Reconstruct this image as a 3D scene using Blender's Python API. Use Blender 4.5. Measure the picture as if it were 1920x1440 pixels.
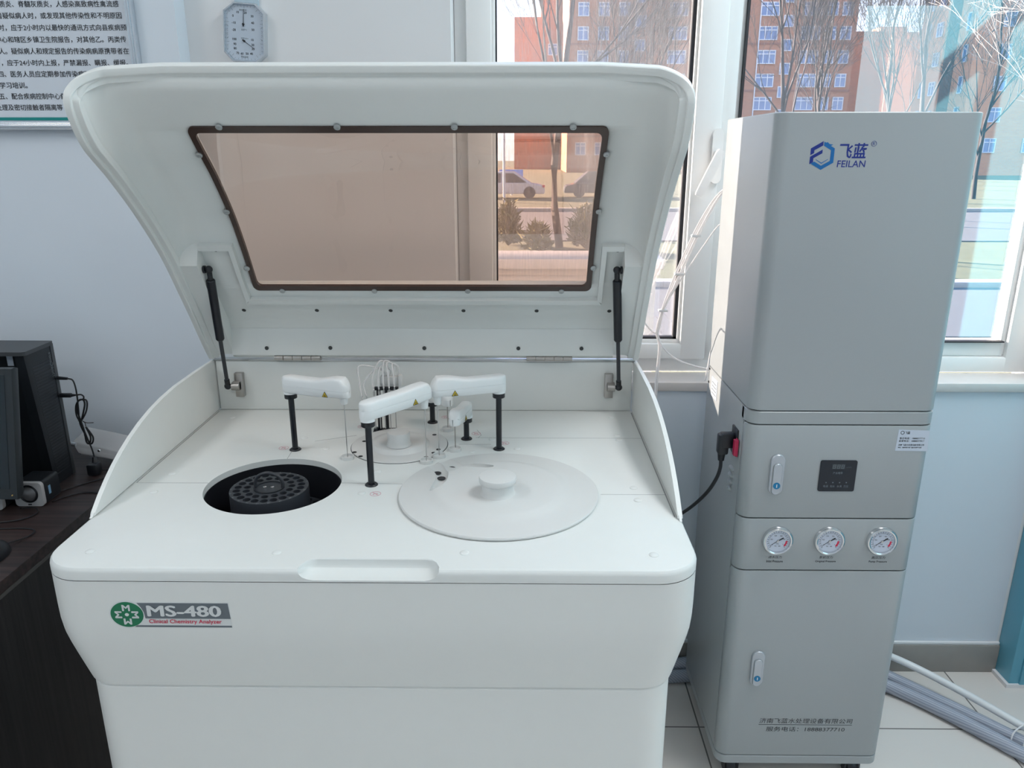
import bpy, bmesh, math, random
from mathutils import Vector, Matrix
from math import sin, cos, pi, radians, atan, atan2, sqrt

for o in list(bpy.data.objects):
    bpy.data.objects.remove(o)
SC = bpy.context.scene
COL = SC.collection

# ------------------------------------------------------------------ camera
cam_d = bpy.data.cameras.new('camera')
cam = bpy.data.objects.new('camera', cam_d)
COL.objects.link(cam)
cam.location = (0, 0, 1.52)
cam.rotation_euler = (radians(90 - 16.918), 0, radians(0.647))
cam_d.sensor_fit = 'HORIZONTAL'
cam_d.sensor_width = 36.0
cam_d.lens = 36.0 * 1440.0 / 1920.0
cam_d.clip_start = 0.05
cam_d.clip_end = 500
SC.camera = cam

# ------------------------------------------------------------------ world (winter sky, low sun)
W = bpy.data.worlds.new('sky')
SC.world = W
W.use_nodes = True
nt = W.node_tree
nt.nodes.clear()
tc = nt.nodes.new('ShaderNodeTexCoord')
sep = nt.nodes.new('ShaderNodeSeparateXYZ')
ramp = nt.nodes.new('ShaderNodeValToRGB')
ramp.color_ramp.elements[0].position = 0.0
ramp.color_ramp.elements[0].color = (0.86, 0.90, 1.0, 1)
ramp.color_ramp.elements[1].position = 0.55
ramp.color_ramp.elements[1].color = (0.30, 0.50, 0.95, 1)
bg = nt.nodes.new('ShaderNodeBackground')
bg.inputs['Strength'].default_value = 3.2
wo = nt.nodes.new('ShaderNodeOutputWorld')
nt.links.new(tc.outputs['Generated'], sep.inputs[0])
nt.links.new(sep.outputs['Z'], ramp.inputs[0])
nt.links.new(ramp.outputs[0], bg.inputs['Color'])
nt.links.new(bg.outputs[0], wo.inputs['Surface'])

# ------------------------------------------------------------------ sun
sun_d = bpy.data.lights.new('sun', 'SUN')
sun_d.energy = 62.0
sun_d.angle = radians(0.6)
sun_d.color = (1.0, 0.83, 0.70)
sun = bpy.data.objects.new('sun', sun_d)
COL.objects.link(sun)
SUN_DIR = Vector((1.0, -0.645, -0.245)).normalized()
sun.rotation_euler = SUN_DIR.to_track_quat('-Z', 'Y').to_euler()
sun.location = (-20, 30, 12)

# ------------------------------------------------------------------ ceiling fill (unseen area lights added overhead to brighten the room)
def ceiling_fill(x, y, sx, sy, power):
    d = bpy.data.lights.new('ceiling_fill', 'AREA')
    d.shape = 'RECTANGLE'
    d.size = sx
    d.size_y = sy
    d.energy = power
    d.color = (0.98, 0.985, 1.0)
    o = bpy.data.objects.new('ceiling_fill', d)
    o.location = (x, y, 3.08)
    COL.objects.link(o)
    return o
ceiling_fill(1.2, 1.15, 0.6, 1.2, 27)
ceiling_fill(-1.9, 0.5, 0.6, 1.2, 18)
ceiling_fill(-1.0, -1.5, 1.2, 0.6, 13)
ceiling_fill(1.0, -1.5, 1.2, 0.6, 8)
ceiling_fill(3.2, 0.0, 1.2, 0.6, 16)
# unseen fill added behind and right of camera, its cyan mirrored in the glass
dl = bpy.data.lights.new('rear_right_fill', 'AREA')
dl.shape = 'RECTANGLE'
dl.size = 1.6
dl.size_y = 2.2
dl.energy = 11
dl.color = (0.52, 0.87, 1.0)
dlo = bpy.data.objects.new('rear_right_fill', dl)
dlo.location = (3.75, -2.97, 1.6)
dlo.rotation_euler = (radians(90), 0, 0)
COL.objects.link(dlo)

VS = SC.view_settings
SC.display_settings.display_device = 'sRGB'
VS.view_transform = 'Standard'
VS.look = 'None'
VS.gamma = 1.0
VS.use_curve_mapping = False
VS.exposure = 0.19

# ------------------------------------------------------------------ materials
MATS = {}
def mat(name, col, rough=0.5, metal=0.0, var=0.03, scale=40.0, bump=0.0, spec=None, coat=0.0, alpha=None):
    if name in MATS:
        return MATS[name]
    m = bpy.data.materials.new(name)
    m.use_nodes = True
    n = m.node_tree
    b = n.nodes['Principled BSDF']
    b.inputs['Roughness'].default_value = rough
    b.inputs['Metallic'].default_value = metal
    if spec is not None:
        b.inputs['Specular IOR Level'].default_value = spec
    if coat:
        b.inputs['Coat Weight'].default_value = coat
        b.inputs['Coat Roughness'].default_value = 0.08
    t = n.nodes.new('ShaderNodeTexCoord')
    no = n.nodes.new('ShaderNodeTexNoise')
    no.inputs['Scale'].default_value = scale
    no.inputs['Detail'].default_value = 3
    n.links.new(t.outputs['Object'], no.inputs['Vector'])
    mx = n.nodes.new('ShaderNodeMix')
    mx.data_type = 'RGBA'
    c = Vector(col[:3])
    mx.inputs[6].default_value = (*(c * (1 - var)), 1)
    mx.inputs[7].default_value = (*[min(1, q * (1 + var)) for q in c], 1)
    n.links.new(no.outputs['Fac'], mx.inputs[0])
    n.links.new(mx.outputs[2], b.inputs['Base Color'])
    if bump:
        bp = n.nodes.new('ShaderNodeBump')
        bp.inputs['Strength'].default_value = bump
        bp.inputs['Distance'].default_value = 0.002
        n.links.new(no.outputs['Fac'], bp.inputs['Height'])
        n.links.new(bp.outputs[0], b.inputs['Normal'])
    MATS[name] = m
    return m

def glass_mat(name, tint, gloss, gcol=(1, 1, 1), rough=0.0, fres=0.6):
    m = bpy.data.materials.new(name)
    m.use_nodes = True
    n = m.node_tree
    n.nodes.clear()
    out = n.nodes.new('ShaderNodeOutputMaterial')
    tr = n.nodes.new('ShaderNodeBsdfTransparent')
    tr.inputs['Color'].default_value = (*tint, 1)
    gl = n.nodes.new('ShaderNodeBsdfGlossy')
    gl.inputs['Color'].default_value = (*gcol, 1)
    gl.inputs['Roughness'].default_value = rough
    mx = n.nodes.new('ShaderNodeMixShader')
    fr = n.nodes.new('ShaderNodeLayerWeight')
    fr.inputs['Blend'].default_value = 0.25
    ma = n.nodes.new('ShaderNodeMath')
    ma.operation = 'MULTIPLY_ADD'
    ma.inputs[1].default_value = fres
    ma.inputs[2].default_value = gloss
    n.links.new(fr.outputs['Fresnel'], ma.inputs[0])
    n.links.new(ma.outputs[0], mx.inputs[0])
    n.links.new(tr.outputs[0], mx.inputs[1])
    n.links.new(gl.outputs[0], mx.inputs[2])
    n.links.new(mx.outputs[0], out.inputs['Surface'])
    MATS[name] = m
    return m

def clear_plastic(name, col, opacity):
    m = bpy.data.materials.new(name)
    m.use_nodes = True
    n = m.node_tree
    b = n.nodes['Principled BSDF']
    b.inputs['Base Color'].default_value = (*col, 1)
    b.inputs['Roughness'].default_value = 0.18
    tr = n.nodes.new('ShaderNodeBsdfTransparent')
    mx = n.nodes.new('ShaderNodeMixShader')
    mx.inputs[0].default_value = opacity
    n.links.new(tr.outputs[0], mx.inputs[1])
    n.links.new(b.outputs[0], mx.inputs[2])
    n.links.new(mx.outputs[0], n.nodes['Material Output'].inputs['Surface'])
    MATS[name] = m
    return m

M_white = mat('white_plastic', (0.735, 0.76, 0.74), 0.38, var=0.012)
M_deck = mat('white_enamel', (0.725, 0.755, 0.74), 0.42, var=0.012)
M_arm = mat('arm_plastic', (0.80, 0.83, 0.83), 0.3, var=0.01)
M_lidw = mat('lid_plastic', (0.655, 0.67, 0.66), 0.45, var=0.01)
M_black = mat('black_plastic', (0.008, 0.010, 0.014), 0.38)
M_blackm = mat('black_metal', (0.006, 0.008, 0.013), 0.33)
M_well = mat('black_well', (0.004, 0.005, 0.009), 0.55)
M_disc = mat('charcoal_plastic', (0.028, 0.032, 0.040), 0.42)
M_steel = mat('steel', (0.55, 0.55, 0.55), 0.28, 1.0)
M_steel2 = mat('brushed_steel', (0.45, 0.43, 0.41), 0.42, 1.0)
M_chrome = mat('chrome', (0.75, 0.76, 0.77), 0.12, 1.0)
M_grey = mat('grey_screw', (0.42, 0.44, 0.44), 0.4, 0.4)
M_hole = mat('dark_bolt', (0.05, 0.055, 0.055), 0.7)  # near-black tone of the bracket bolts
M_seam = mat('seam_grey', (0.30, 0.32, 0.32), 0.8)
M_gasket = mat('brown_acrylic_border', (0.055, 0.034, 0.028), 0.25)
M_pur = mat('grey_powder_coat', (0.35, 0.375, 0.385), 0.32, var=0.015, scale=300)
M_gap = mat('dark_gap', (0.03, 0.032, 0.035), 0.8)
M_red = mat('red_ink', (0.62, 0.02, 0.07), 0.5)
M_pink = mat('faded_red_ink', (0.62, 0.33, 0.38), 0.5)
M_green = mat('green_ink', (0.0, 0.16, 0.07), 0.4)
M_slate = mat('slate_ink', (0.12, 0.145, 0.165), 0.4)
M_badge = mat('badge_white', (0.66, 0.69, 0.69), 0.4)
M_navy = mat('navy_ink', (0.004, 0.018, 0.20), 0.4)
M_blue = mat('blue_ink', (0.0, 0.115, 0.34), 0.4)
M_ink = mat('black_ink', (0.015, 0.017, 0.022), 0.5)
M_yellow = mat('yellow_ink', (0.70, 0.52, 0.03), 0.5)
M_wall = mat('wall_paint', (0.65, 0.71, 0.77), 0.62, var=0.012, scale=6)
M_wallw = mat('warm_wall_paint', (0.72, 0.735, 0.745), 0.6, var=0.01, scale=6)
M_ceil = mat('ceiling_paint', (0.80, 0.81, 0.81), 0.8)
M_cyan = mat('cyan_paint', (0.13, 0.42, 0.55), 0.35, var=0.02, scale=8)
M_frame = mat('window_plastic', (0.80, 0.80, 0.79), 0.35, var=0.01)
M_rub = mat('rubber_gasket', (0.03, 0.03, 0.035), 0.7)
M_sill = mat('sill_stone', (0.62, 0.585, 0.565), 0.4, var=0.05, scale=25)
M_paper = mat('poster_paper', (0.60, 0.65, 0.71), 0.35, var=0.01)
M_teal = mat('teal_ink', (0.0, 0.21, 0.20), 0.4)
M_alu = mat('aluminium', (0.66, 0.70, 0.74), 0.25, 0.9)
M_label = mat('label_paper', (0.55, 0.61, 0.70), 0.4)
M_dial = mat('dial_face', (0.55, 0.60, 0.70), 0.3)
M_handle = mat('handle_metal', (0.46, 0.49, 0.53), 0.3, 0.4)
M_lock = mat('lock_blue', (0.0, 0.17, 0.36), 0.3)
M_screen = mat('display_black', (0.004, 0.009, 0.018), 0.2)
M_seg = mat('display_segment', (0.16, 0.19, 0.21), 0.4)
M_segbg = mat('display_window', (0.035, 0.045, 0.055), 0.4)
M_white2 = mat('plain_white', (0.75, 0.75, 0.76), 0.4)
M_cable = mat('black_cable', (0.010, 0.011, 0.014), 0.5)
M_tube = clear_plastic('clear_tube', (0.86, 0.86, 0.86), 0.62)
M_tubeb = clear_plastic('clear_tube_bundle', (0.92, 0.90, 0.90), 0.72)
M_pipe = mat('white_pipe', (0.74, 0.76, 0.77), 0.35)
M_glass = glass_mat('window_glass', (0.97, 0.985, 0.99), 0.18)
M_tint = glass_mat('bronze_acrylic', (0.78, 0.59, 0.49), 0.012, fres=0.12)
M_towerm = mat('computer_black', (0.011, 0.014, 0.018), 0.42)
M_towert = mat('computer_top', (0.045, 0.05, 0.056), 0.5)
M_badge2 = mat('badge_grey', (0.14, 0.16, 0.17), 0.4)

# corrugated / braided hose
def hose_material():
    m = bpy.data.materials.new('braided_hose')
    m.use_nodes = True
    n = m.node_tree
    b = n.nodes['Principled BSDF']
    t = n.nodes.new('ShaderNodeTexCoord')
    w = n.nodes.new('ShaderNodeTexWave')
    w.inputs['Scale'].default_value = 60
    w.bands_direction = 'DIAGONAL'
    n.links.new(t.outputs['Object'], w.inputs['Vector'])
    r = n.nodes.new('ShaderNodeValToRGB')
    r.color_ramp.elements[0].color = (0.26, 0.29, 0.36, 1)
    r.color_ramp.elements[1].color = (0.42, 0.45, 0.52, 1)
    n.links.new(w.outputs['Fac'], r.inputs[0])
    n.links.new(r.outputs[0], b.inputs['Base Color'])
    b.inputs['Roughness'].default_value = 0.35
    return m
M_hose = hose_material()

def wood_material():
    m = bpy.data.materials.new('dark_wood')
    m.use_nodes = True
    n = m.node_tree
    b = n.nodes['Principled BSDF']
    t = n.nodes.new('ShaderNodeTexCoord')
    mp = n.nodes.new('ShaderNodeMapping')
    mp.inputs['Scale'].default_value = (2.0, 40.0, 40.0)
    no = n.nodes.new('ShaderNodeTexNoise')
    no.inputs['Scale'].default_value = 2.2
    no.inputs['Detail'].default_value = 6
    n.links.new(t.outputs['Object'], mp.inputs[0])
    n.links.new(mp.outputs[0], no.inputs['Vector'])
    r = n.nodes.new('ShaderNodeValToRGB')
    r.color_ramp.elements[0].position = 0.35
    r.color_ramp.elements[0].color = (0.012, 0.008, 0.009, 1)
    r.color_ramp.elements[1].position = 0.7
    r.color_ramp.elements[1].color = (0.045, 0.028, 0.026, 1)
    n.links.new(no.outputs['Fac'], r.inputs[0])
    n.links.new(r.outputs[0], b.inputs['Base Color'])
    b.inputs['Roughness'].default_value = 0.42
    return m
M_wood = wood_material()
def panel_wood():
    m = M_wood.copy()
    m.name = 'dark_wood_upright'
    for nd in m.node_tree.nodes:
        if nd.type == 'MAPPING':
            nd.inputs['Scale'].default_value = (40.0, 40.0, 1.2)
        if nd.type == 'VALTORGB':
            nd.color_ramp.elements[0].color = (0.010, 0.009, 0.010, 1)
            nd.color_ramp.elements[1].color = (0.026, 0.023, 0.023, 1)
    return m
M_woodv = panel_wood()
M_band = mat('edge_band', (0.075, 0.073, 0.068), 0.45)

def floor_material():
    m = bpy.data.materials.new('floor_tiles')
    m.use_nodes = True
    n = m.node_tree
    b = n.nodes['Principled BSDF']
    t = n.nodes.new('ShaderNodeTexCoord')
    mp = n.nodes.new('ShaderNodeMapping')
    mp.inputs['Location'].default_value = (0.205, 0.17, 0)
    br = n.nodes.new('ShaderNodeTexBrick')
    br.offset = 0.0
    br.inputs['Scale'].default_value = 1.0
    br.inputs['Mortar Size'].default_value = 0.0022
    br.inputs['Brick Width'].default_value = 0.8
    br.inputs['Row Height'].default_value = 0.8
    br.inputs['Color1'].default_value = (0.70, 0.665, 0.63, 1)
    br.inputs['Color2'].default_value = (0.68, 0.65, 0.615, 1)
    br.inputs['Mortar'].default_value = (0.16, 0.15, 0.14, 1)
    n.links.new(t.outputs['Object'], mp.inputs[0])
    n.links.new(mp.outputs[0], br.inputs['Vector'])
    n.links.new(br.outputs['Color'], b.inputs['Base Color'])
    b.inputs['Roughness'].default_value = 0.28
    return m
M_floor = floor_material()
M_base = mat('skirting_tile', (0.30, 0.285, 0.265), 0.35, var=0.06, scale=30)

def screen_material():
    m = bpy.data.materials.new('insect_mesh')
    m.use_nodes = True
    n = m.node_tree
    n.nodes.clear()
    out = n.nodes.new('ShaderNodeOutputMaterial')
    t = n.nodes.new('ShaderNodeTexCoord')
    mp = n.nodes.new('ShaderNodeMapping')
    mp.inputs['Scale'].default_value = (260, 1, 18)
    no = n.nodes.new('ShaderNodeTexNoise')
    no.inputs['Scale'].default_value = 1.0
    no.inputs['Detail'].default_value = 2
    mr = n.nodes.new('ShaderNodeMapRange')
    mr.inputs[1].default_value = 0.3
    mr.inputs[2].default_value = 0.7
    mr.inputs[3].default_value = 0.05
    mr.inputs[4].default_value = 0.26
    tr = n.nodes.new('ShaderNodeBsdfTransparent')
    df = n.nodes.new('ShaderNodeBsdfTranslucent')
    df.inputs['Color'].default_value = (0.10, 0.095, 0.10, 1)
    d2 = n.nodes.new('ShaderNodeBsdfDiffuse')
    d2.inputs['Color'].default_value = (0.30, 0.30, 0.30, 1)
    m1 = n.nodes.new('ShaderNodeMixShader')
    mx = n.nodes.new('ShaderNodeMixShader')
    n.links.new(t.outputs['Object'], mp.inputs[0])
    n.links.new(mp.outputs[0], no.inputs['Vector'])
    n.links.new(no.outputs['Fac'], mr.inputs[0])
    n.links.new(df.outputs[0], m1.inputs[1])
    n.links.new(d2.outputs[0], m1.inputs[2])
    n.links.new(mr.outputs[0], mx.inputs[0])
    n.links.new(tr.outputs[0], mx.inputs[1])
    n.links.new(m1.outputs[0], mx.inputs[2])
    n.links.new(mx.outputs[0], out.inputs['Surface'])
    return m
M_mesh = screen_material()

def brick_material(name, c1, c2, mo):
    m = bpy.data.materials.new(name)
    m.use_nodes = True
    n = m.node_tree
    b = n.nodes['Principled BSDF']
    t = n.nodes.new('ShaderNodeTexCoord')
    sp = n.nodes.new('ShaderNodeSeparateXYZ')
    ad = n.nodes.new('ShaderNodeMath')
    cb = n.nodes.new('ShaderNodeCombineXYZ')
    n.links.new(t.outputs['Object'], sp.inputs[0])
    n.links.new(sp.outputs[0], ad.inputs[0])
    n.links.new(sp.outputs[1], ad.inputs[1])
    n.links.new(ad.outputs[0], cb.inputs[0])
    n.links.new(sp.outputs[2], cb.inputs[1])
    br = n.nodes.new('ShaderNodeTexBrick')
    br.inputs['Scale'].default_value = 1.0
    br.inputs['Mortar Size'].default_value = 0.012
    br.inputs['Brick Width'].default_value = 0.5
    br.inputs['Row Height'].default_value = 0.17
    br.inputs['Color1'].default_value = (*c1, 1)
    br.inputs['Color2'].default_value = (*c2, 1)
    br.inputs['Mortar'].default_value = (*mo, 1)
    n.links.new(cb.outputs[0], br.inputs['Vector'])
    n.links.new(br.outputs['Color'], b.inputs['Base Color'])
    b.inputs['Roughness'].default_value = 0.9
    return m
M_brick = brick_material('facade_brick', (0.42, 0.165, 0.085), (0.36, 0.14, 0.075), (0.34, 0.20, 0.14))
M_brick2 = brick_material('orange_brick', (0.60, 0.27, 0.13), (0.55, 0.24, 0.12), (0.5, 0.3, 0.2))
M_bark = mat('bark', (0.026, 0.020, 0.022), 0.9, var=0.3, scale=8)
M_birch = mat('pale_bark', (0.26, 0.24, 0.225), 0.8, var=0.3, scale=6)
M_grass = mat('winter_grass', (0.085, 0.088, 0.038), 0.95, var=0.35, scale=1.2)
M_road = mat('asphalt', (0.085, 0.083, 0.088), 0.9, var=0.1, scale=3)
M_kerb = mat('pale_concrete', (0.30, 0.27, 0.24), 0.85, var=0.06, scale=3)
M_wframe = mat('facade_window_frame', (0.60, 0.60, 0.62), 0.5)
M_wpane = mat('facade_window_pane', (0.10, 0.17, 0.34), 0.12, spec=0.8)
M_carp = mat('silver_car_paint', (0.45, 0.46, 0.50), 0.25, 0.3)
M_card = mat('dark_car_paint', (0.06, 0.065, 0.075), 0.25, 0.2)
M_carw = mat('car_glass', (0.02, 0.025, 0.03), 0.1)
M_sign = mat('sign_blue', (0.10, 0.22, 0.62), 0.5)
M_shrub = mat('dry_shrub', (0.13, 0.12, 0.045), 0.95, var=0.3, scale=6)

# ------------------------------------------------------------------ object helpers
WL = {}
def finish(o, label=None, cat=None, group=None, kind=None):
    if label: o['label'] = label
    if cat: o['category'] = cat
    if group: o['group'] = group
    if kind: o['kind'] = kind
    return o

def root(name, loc, label, cat, group=None):
    o = bpy.data.objects.new(name, None)
    o.empty_display_size = 0.05
    o.location = loc
    COL.objects.link(o)
    WL[o] = Vector(loc)
    return finish(o, label, cat, group)

def build(name, bm, m, parent=None, ang=35, label=None, cat=None, group=None, kind=None, recalc=True):
    if recalc:
        bmesh.ops.recalc_face_normals(bm, faces=bm.faces)
    me = bpy.data.meshes.new(name)
    lo = Vector((1e9,) * 3); hi = Vector((-1e9,) * 3)
    for v in bm.verts:
        for k in range(3):
            lo[k] = min(lo[k], v.co[k]); hi[k] = max(hi[k], v.co[k])
    c = (lo + hi) / 2 if len(bm.verts) else Vector()
    for v in bm.verts:
        v.co -= c
    bm.to_mesh(me)
    bm.free()
    for p in me.polygons:
        p.use_smooth = True
    me.set_sharp_from_angle(angle=radians(ang))
    for q in (m if isinstance(m, (list, tuple)) else [m]):
        me.materials.append(q)
    o = bpy.data.objects.new(name, me)
    COL.objects.link(o)
    WL[o] = c
    if parent is not None:
        o.parent = parent
        o.location = c - WL[parent]
    else:
        o.location = c
    return finish(o, label, cat, group, kind)

def inst(src, delta, parent=None, rz=0.0):
    o = src.copy()
    COL.objects.link(o)
    o.location = src.location + Vector(delta)
    if rz: o.rotation_euler.z += rz
    o.parent = parent if parent is not None else src.parent
    for ch in list(src.children):
        d = ch.copy(); COL.objects.link(d); d.parent = o
        for g in list(ch.children):
            e = g.copy(); COL.objects.link(e); e.parent = d
    return o

def place(name, me_src, loc, parent, rot=None):
    o = bpy.data.objects.new(name, me_src.data)
    COL.objects.link(o)
    o.parent = parent
    o.location = Vector(loc) - WL[parent]
    if rot: o.rotation_euler = rot
    WL[o] = Vector(loc)
    return o

def BM(): return bmesh.new()

def box(bm, x0, x1, y0, y1, z0, z1, bev=0.0, seg=2, mi=0):
    t = bmesh.new()
    bmesh.ops.create_cube(t, size=1.0)
    for v in t.verts:
        v.co = Vector((x0 if v.co.x < 0 else x1, y0 if v.co.y < 0 else y1, z0 if v.co.z < 0 else z1))
    if bev:
        bmesh.ops.bevel(t, geom=list(t.edges), offset=bev, segments=seg, affect='EDGES', profile=0.5)
    merge(bm, t, mi)

def merge(bm, t, mi=0, M=None):
    mp = {}
    for v in t.verts:
        mp[v] = bm.verts.new(M @ v.co if M else v.co)
    for f in t.faces:
        try:
            g = bm.faces.new([mp[v] for v in f.verts])
            g.material_index = mi if mi else f.material_index
        except ValueError:
            pass
    t.free()

def rings(bm, rs, cap0=True, cap1=True, close=True, mi=0):
    """loft a list of vertex rings"""
    vr = [[bm.verts.new(p) for p in r] for r in rs]
    n = len(vr[0])
    for a, b in zip(vr[:-1], vr[1:]):
        for i in range(n if close else n - 1):
            j = (i + 1) % n
            f = bm.faces.new((a[i], a[j], b[j], b[i])); f.material_index = mi
    if cap0:
        f = bm.faces.new(vr[0][::-1]); f.material_index = mi
    if cap1:
        f = bm.faces.new(vr[-1]); f.material_index = mi
    return vr

def frame_of(d):
    d = Vector(d).normalized()
    u = d.cross(Vector((0, 0, 1)))
    if u.length < 1e-4: u = d.cross(Vector((1, 0, 0)))
    u.normalize()
    return u, u.cross(d).normalized()

def cyl(bm, p0, p1, r0, r1=None, n=20, mi=0, cap=True):
    p0 = Vector(p0); p1 = Vector(p1)
    if r1 is None: r1 = r0
    u, w = frame_of(p1 - p0)
    a = [p0 + (u * cos(2 * pi * i / n) + w * sin(2 * pi * i / n)) * r0 for i in range(n)]
    b = [p1 + (u * cos(2 * pi * i / n) + w * sin(2 * pi * i / n)) * r1 for i in range(n)]
    rings(bm, [a, b], cap, cap, mi=mi)

def lathe(bm, prof, c, n=32, axis='z', mi=0, cap=True):
    """prof: list of (r, h). axis z or -y (h grows toward -y)"""
    c = Vector(c)
    rs = []
    for r, h in prof:
        ring = []
        for i in range(n):
            a = 2 * pi * i / n
            if axis == 'z': ring.append(c + Vector((r * cos(a), r * sin(a), h)))
            elif axis == '-y': ring.append(c + Vector((r * cos(a), -h, r * sin(a))))
            else: ring.append(c + Vector((h, r * cos(a), r * sin(a))))
        rs.append(ring)
    rings(bm, rs, cap, cap, mi=mi)

def catmull(pts, sub=6):
    pts = [Vector(p) for p in pts]
    if len(pts) < 3:
        return pts
    out = []
    P = [pts[0] * 2 - pts[1]] + pts + [pts[-1] * 2 - pts[-2]]
    for i in range(1, len(P) - 2):
        a, b, c, d = P[i - 1], P[i], P[i + 1], P[i + 2]
        for k in range(sub):
            t = k / sub
            out.append(0.5 * ((2 * b) + (c - a) * t + (2 * a - 5 * b + 4 * c - d) * t * t + (3 * b - a - 3 * c + d) * t ** 3))
    out.append(pts[-1])
    return out

def tube(bm, pts, r, n=10, sub=6, mi=0, cap=True, rad=None):
    ps = catmull(pts, sub) if sub > 1 else [Vector(p) for p in pts]
    rs = []
    u = None
    for i, p in enumerate(ps):
        d = (ps[min(i + 1, len(ps) - 1)] - ps[max(i - 1, 0)])
        if d.length < 1e-9: d = Vector((0, 0, 1))
        d.normalize()
        if u is None:
            u, w = frame_of(d)
        else:
            u = (u - d * u.dot(d))
            if u.length < 1e-6: u, w = frame_of(d)
            u.normalize()
            w = d.cross(u)
        rr = r if rad is None else rad(i / (len(ps) - 1))
        rs.append([p + (u * cos(2 * pi * k / n) + w * sin(2 * pi * k / n)) * rr for k in range(n)])
    rings(bm, rs, cap, cap, mi=mi)

def prism(bm, poly, h0, h1, plane='xy', mi=0):
    """extrude 2-D polygon. plane xy: h along z; xz: h along y; yz: h along x"""
    def P(a, b, h):
        return {'xy': (a, b, h), 'xz': (a, h, b), 'yz': (h, a, b)}[plane]
    rings(bm, [[P(a, b, h0) for a, b in poly], [P(a, b, h1) for a, b in poly]], mi=mi)

def rrect(x0, x1, y0, y1, r, n=6, rs=None):
    """rounded rectangle outline, ccw from lower-left; rs = radii (ll, lr, ur, ul)"""
    rs = rs or (r, r, r, r)
    out = []
    for (cx, cy, a0, q) in ((x0 + rs[0], y0 + rs[0], pi, rs[0]), (x1 - rs[1], y0 + rs[1], 1.5 * pi, rs[1]),
                            (x1 - rs[2], y1 - rs[2], 0, rs[2]), (x0 + rs[3], y1 - rs[3], .5 * pi, rs[3])):
        for k in range(n + 1):
            a = a0 + .5 * pi * k / n
            out.append((cx + q * cos(a), cy + q * sin(a)))
    return out

def boolean(o, cutter_bm):
    bmesh.ops.recalc_face_normals(cutter_bm, faces=cutter_bm.faces)
    me = bpy.data.meshes.new('cut')
    cutter_bm.to_mesh(me); cutter_bm.free()
    c = bpy.data.objects.new('cut', me); COL.objects.link(c)
    md = o.modifiers.new('b', 'BOOLEAN'); md.operation = 'DIFFERENCE'; md.object = c; md.solver = 'EXACT'
    bpy.context.view_layer.update()
    dg = bpy.context.evaluated_depsgraph_get()
    new = bpy.data.meshes.new_from_object(o.evaluated_get(dg))
    o.modifiers.clear()
    old = o.data; o.data = new; new.name = old.name
    bpy.data.objects.remove(c)
    for p in new.polygons: p.use_smooth = True
    new.set_sharp_from_angle(angle=radians(30))

def text(name, body, m, parent, origin, width=None, height=None, normal='-y', bold=0.0, shear=0.0, depth=0.0003, roll=0.0, align='LEFT', label=None, sx=1.0, fat=0.0):
    """flat lettering as a mesh. origin = left end of base line (or centre/right by align)"""
    cu = bpy.data.curves.new(name, 'FONT')
    cu.body = body
    cu.size = 1.0
    cu.offset = bold
    cu.shear = shear
    cu.resolution_u = 3
    o = bpy.data.objects.new(name, cu)
    COL.objects.link(o)
    bpy.context.view_layer.update()
    dg = bpy.context.evaluated_depsgraph_get()
    me = bpy.data.meshes.new_from_object(o.evaluated_get(dg))
    bpy.data.objects.remove(o)
    xs = [v.co.x for v in me.vertices]; ys = [v.co.y for v in me.vertices]
    x0, x1, y0, y1 = min(xs), max(xs), min(ys), max(ys)
    if width: s = width / (x1 - x0); t = s if not height else height / (y1 - y0)
    else: t = height / (y1 - y0); s = t * sx
    off = {'LEFT': x0, 'CENTER': (x0 + x1) / 2, 'RIGHT': x1}[align]
    bm = bmesh.new()
    bm.from_mesh(me)
    if fat:                                   # heavy lettering: overlapping stamps of the same outline
        for k_, (dx, dy) in enumerate(((-fat, 0), (fat, 0), (0, fat * .5), (0, -fat * .5))):
            t_ = bmesh.new(); t_.from_mesh(me)
            merge(bm, t_, M=Matrix.Translation((dx, dy, .1 * (k_ + 1))))
    c, sn = cos(roll), sin(roll)
    for v in bm.verts:
        a = (v.co.x - off) * s; b = (v.co.y - y0) * t
        a, b = a * c - b * sn, a * sn + b * c
        if normal == '-y': v.co = Vector((origin[0] + a, origin[1] - depth - v.co.z * .0008, origin[2] + b))
        elif normal == '+z': v.co = Vector((origin[0] + a, origin[1] + b, origin[2] + depth))
        elif normal == '+x': v.co = Vector((origin[0] + depth, origin[1] + a, origin[2] + b))
        elif normal == '-x': v.co = Vector((origin[0] - depth, origin[1] - a, origin[2] + b))
    return build(name, bm, m, parent, recalc=False, label=label)

def lerp(a, b, t): return a + (b - a) * t

# ================================================================== ROOM
bm = BM(); box(bm, -3.4, 4.8, -3.2, 2.25, -0.12, 0.0)
build('floor', bm, M_floor, kind='structure')
bm = BM(); box(bm, -3.4, 4.8, -3.2, 2.25, 3.1, 3.2)
build('ceiling', bm, M_ceil, kind='structure')
WX0, WX1, WZ0, WZ1 = -0.170, 1.44, 0.892, 2.78
bm = BM()
box(bm, -3.4, WX0, 2.01, 2.18, 0, 3.1, mi=0)
box(bm, WX1, 1.80, 2.01, 2.18, 0, 3.1, mi=0)
box(bm, 4.4, 4.8, 2.01, 2.18, 0, 3.1, mi=0)
box(bm, 1.80, 4.4, 2.01, 2.18, 0, WZ0, mi=1)
box(bm, 1.80, 4.4, 2.01, 2.18, WZ1, 3.1, mi=0)
box(bm, WX0, WX1, 2.01, 2.18, 0, WZ0, mi=1)
box(bm, WX0, WX1, 2.01, 2.18, WZ1, 3.1, mi=0)
box(bm, -3.4, -0.806, 1.95, 2.0099, 0, 3.1, mi=1)
build('wall_back', bm, [M_wallw, M_wall], kind='structure')
bm = BM(); box(bm, 4.6, 4.8, -3.2, 2.0099, 0, 3.1)
build('wall_right', bm, M_wallw, kind='structure')
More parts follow.
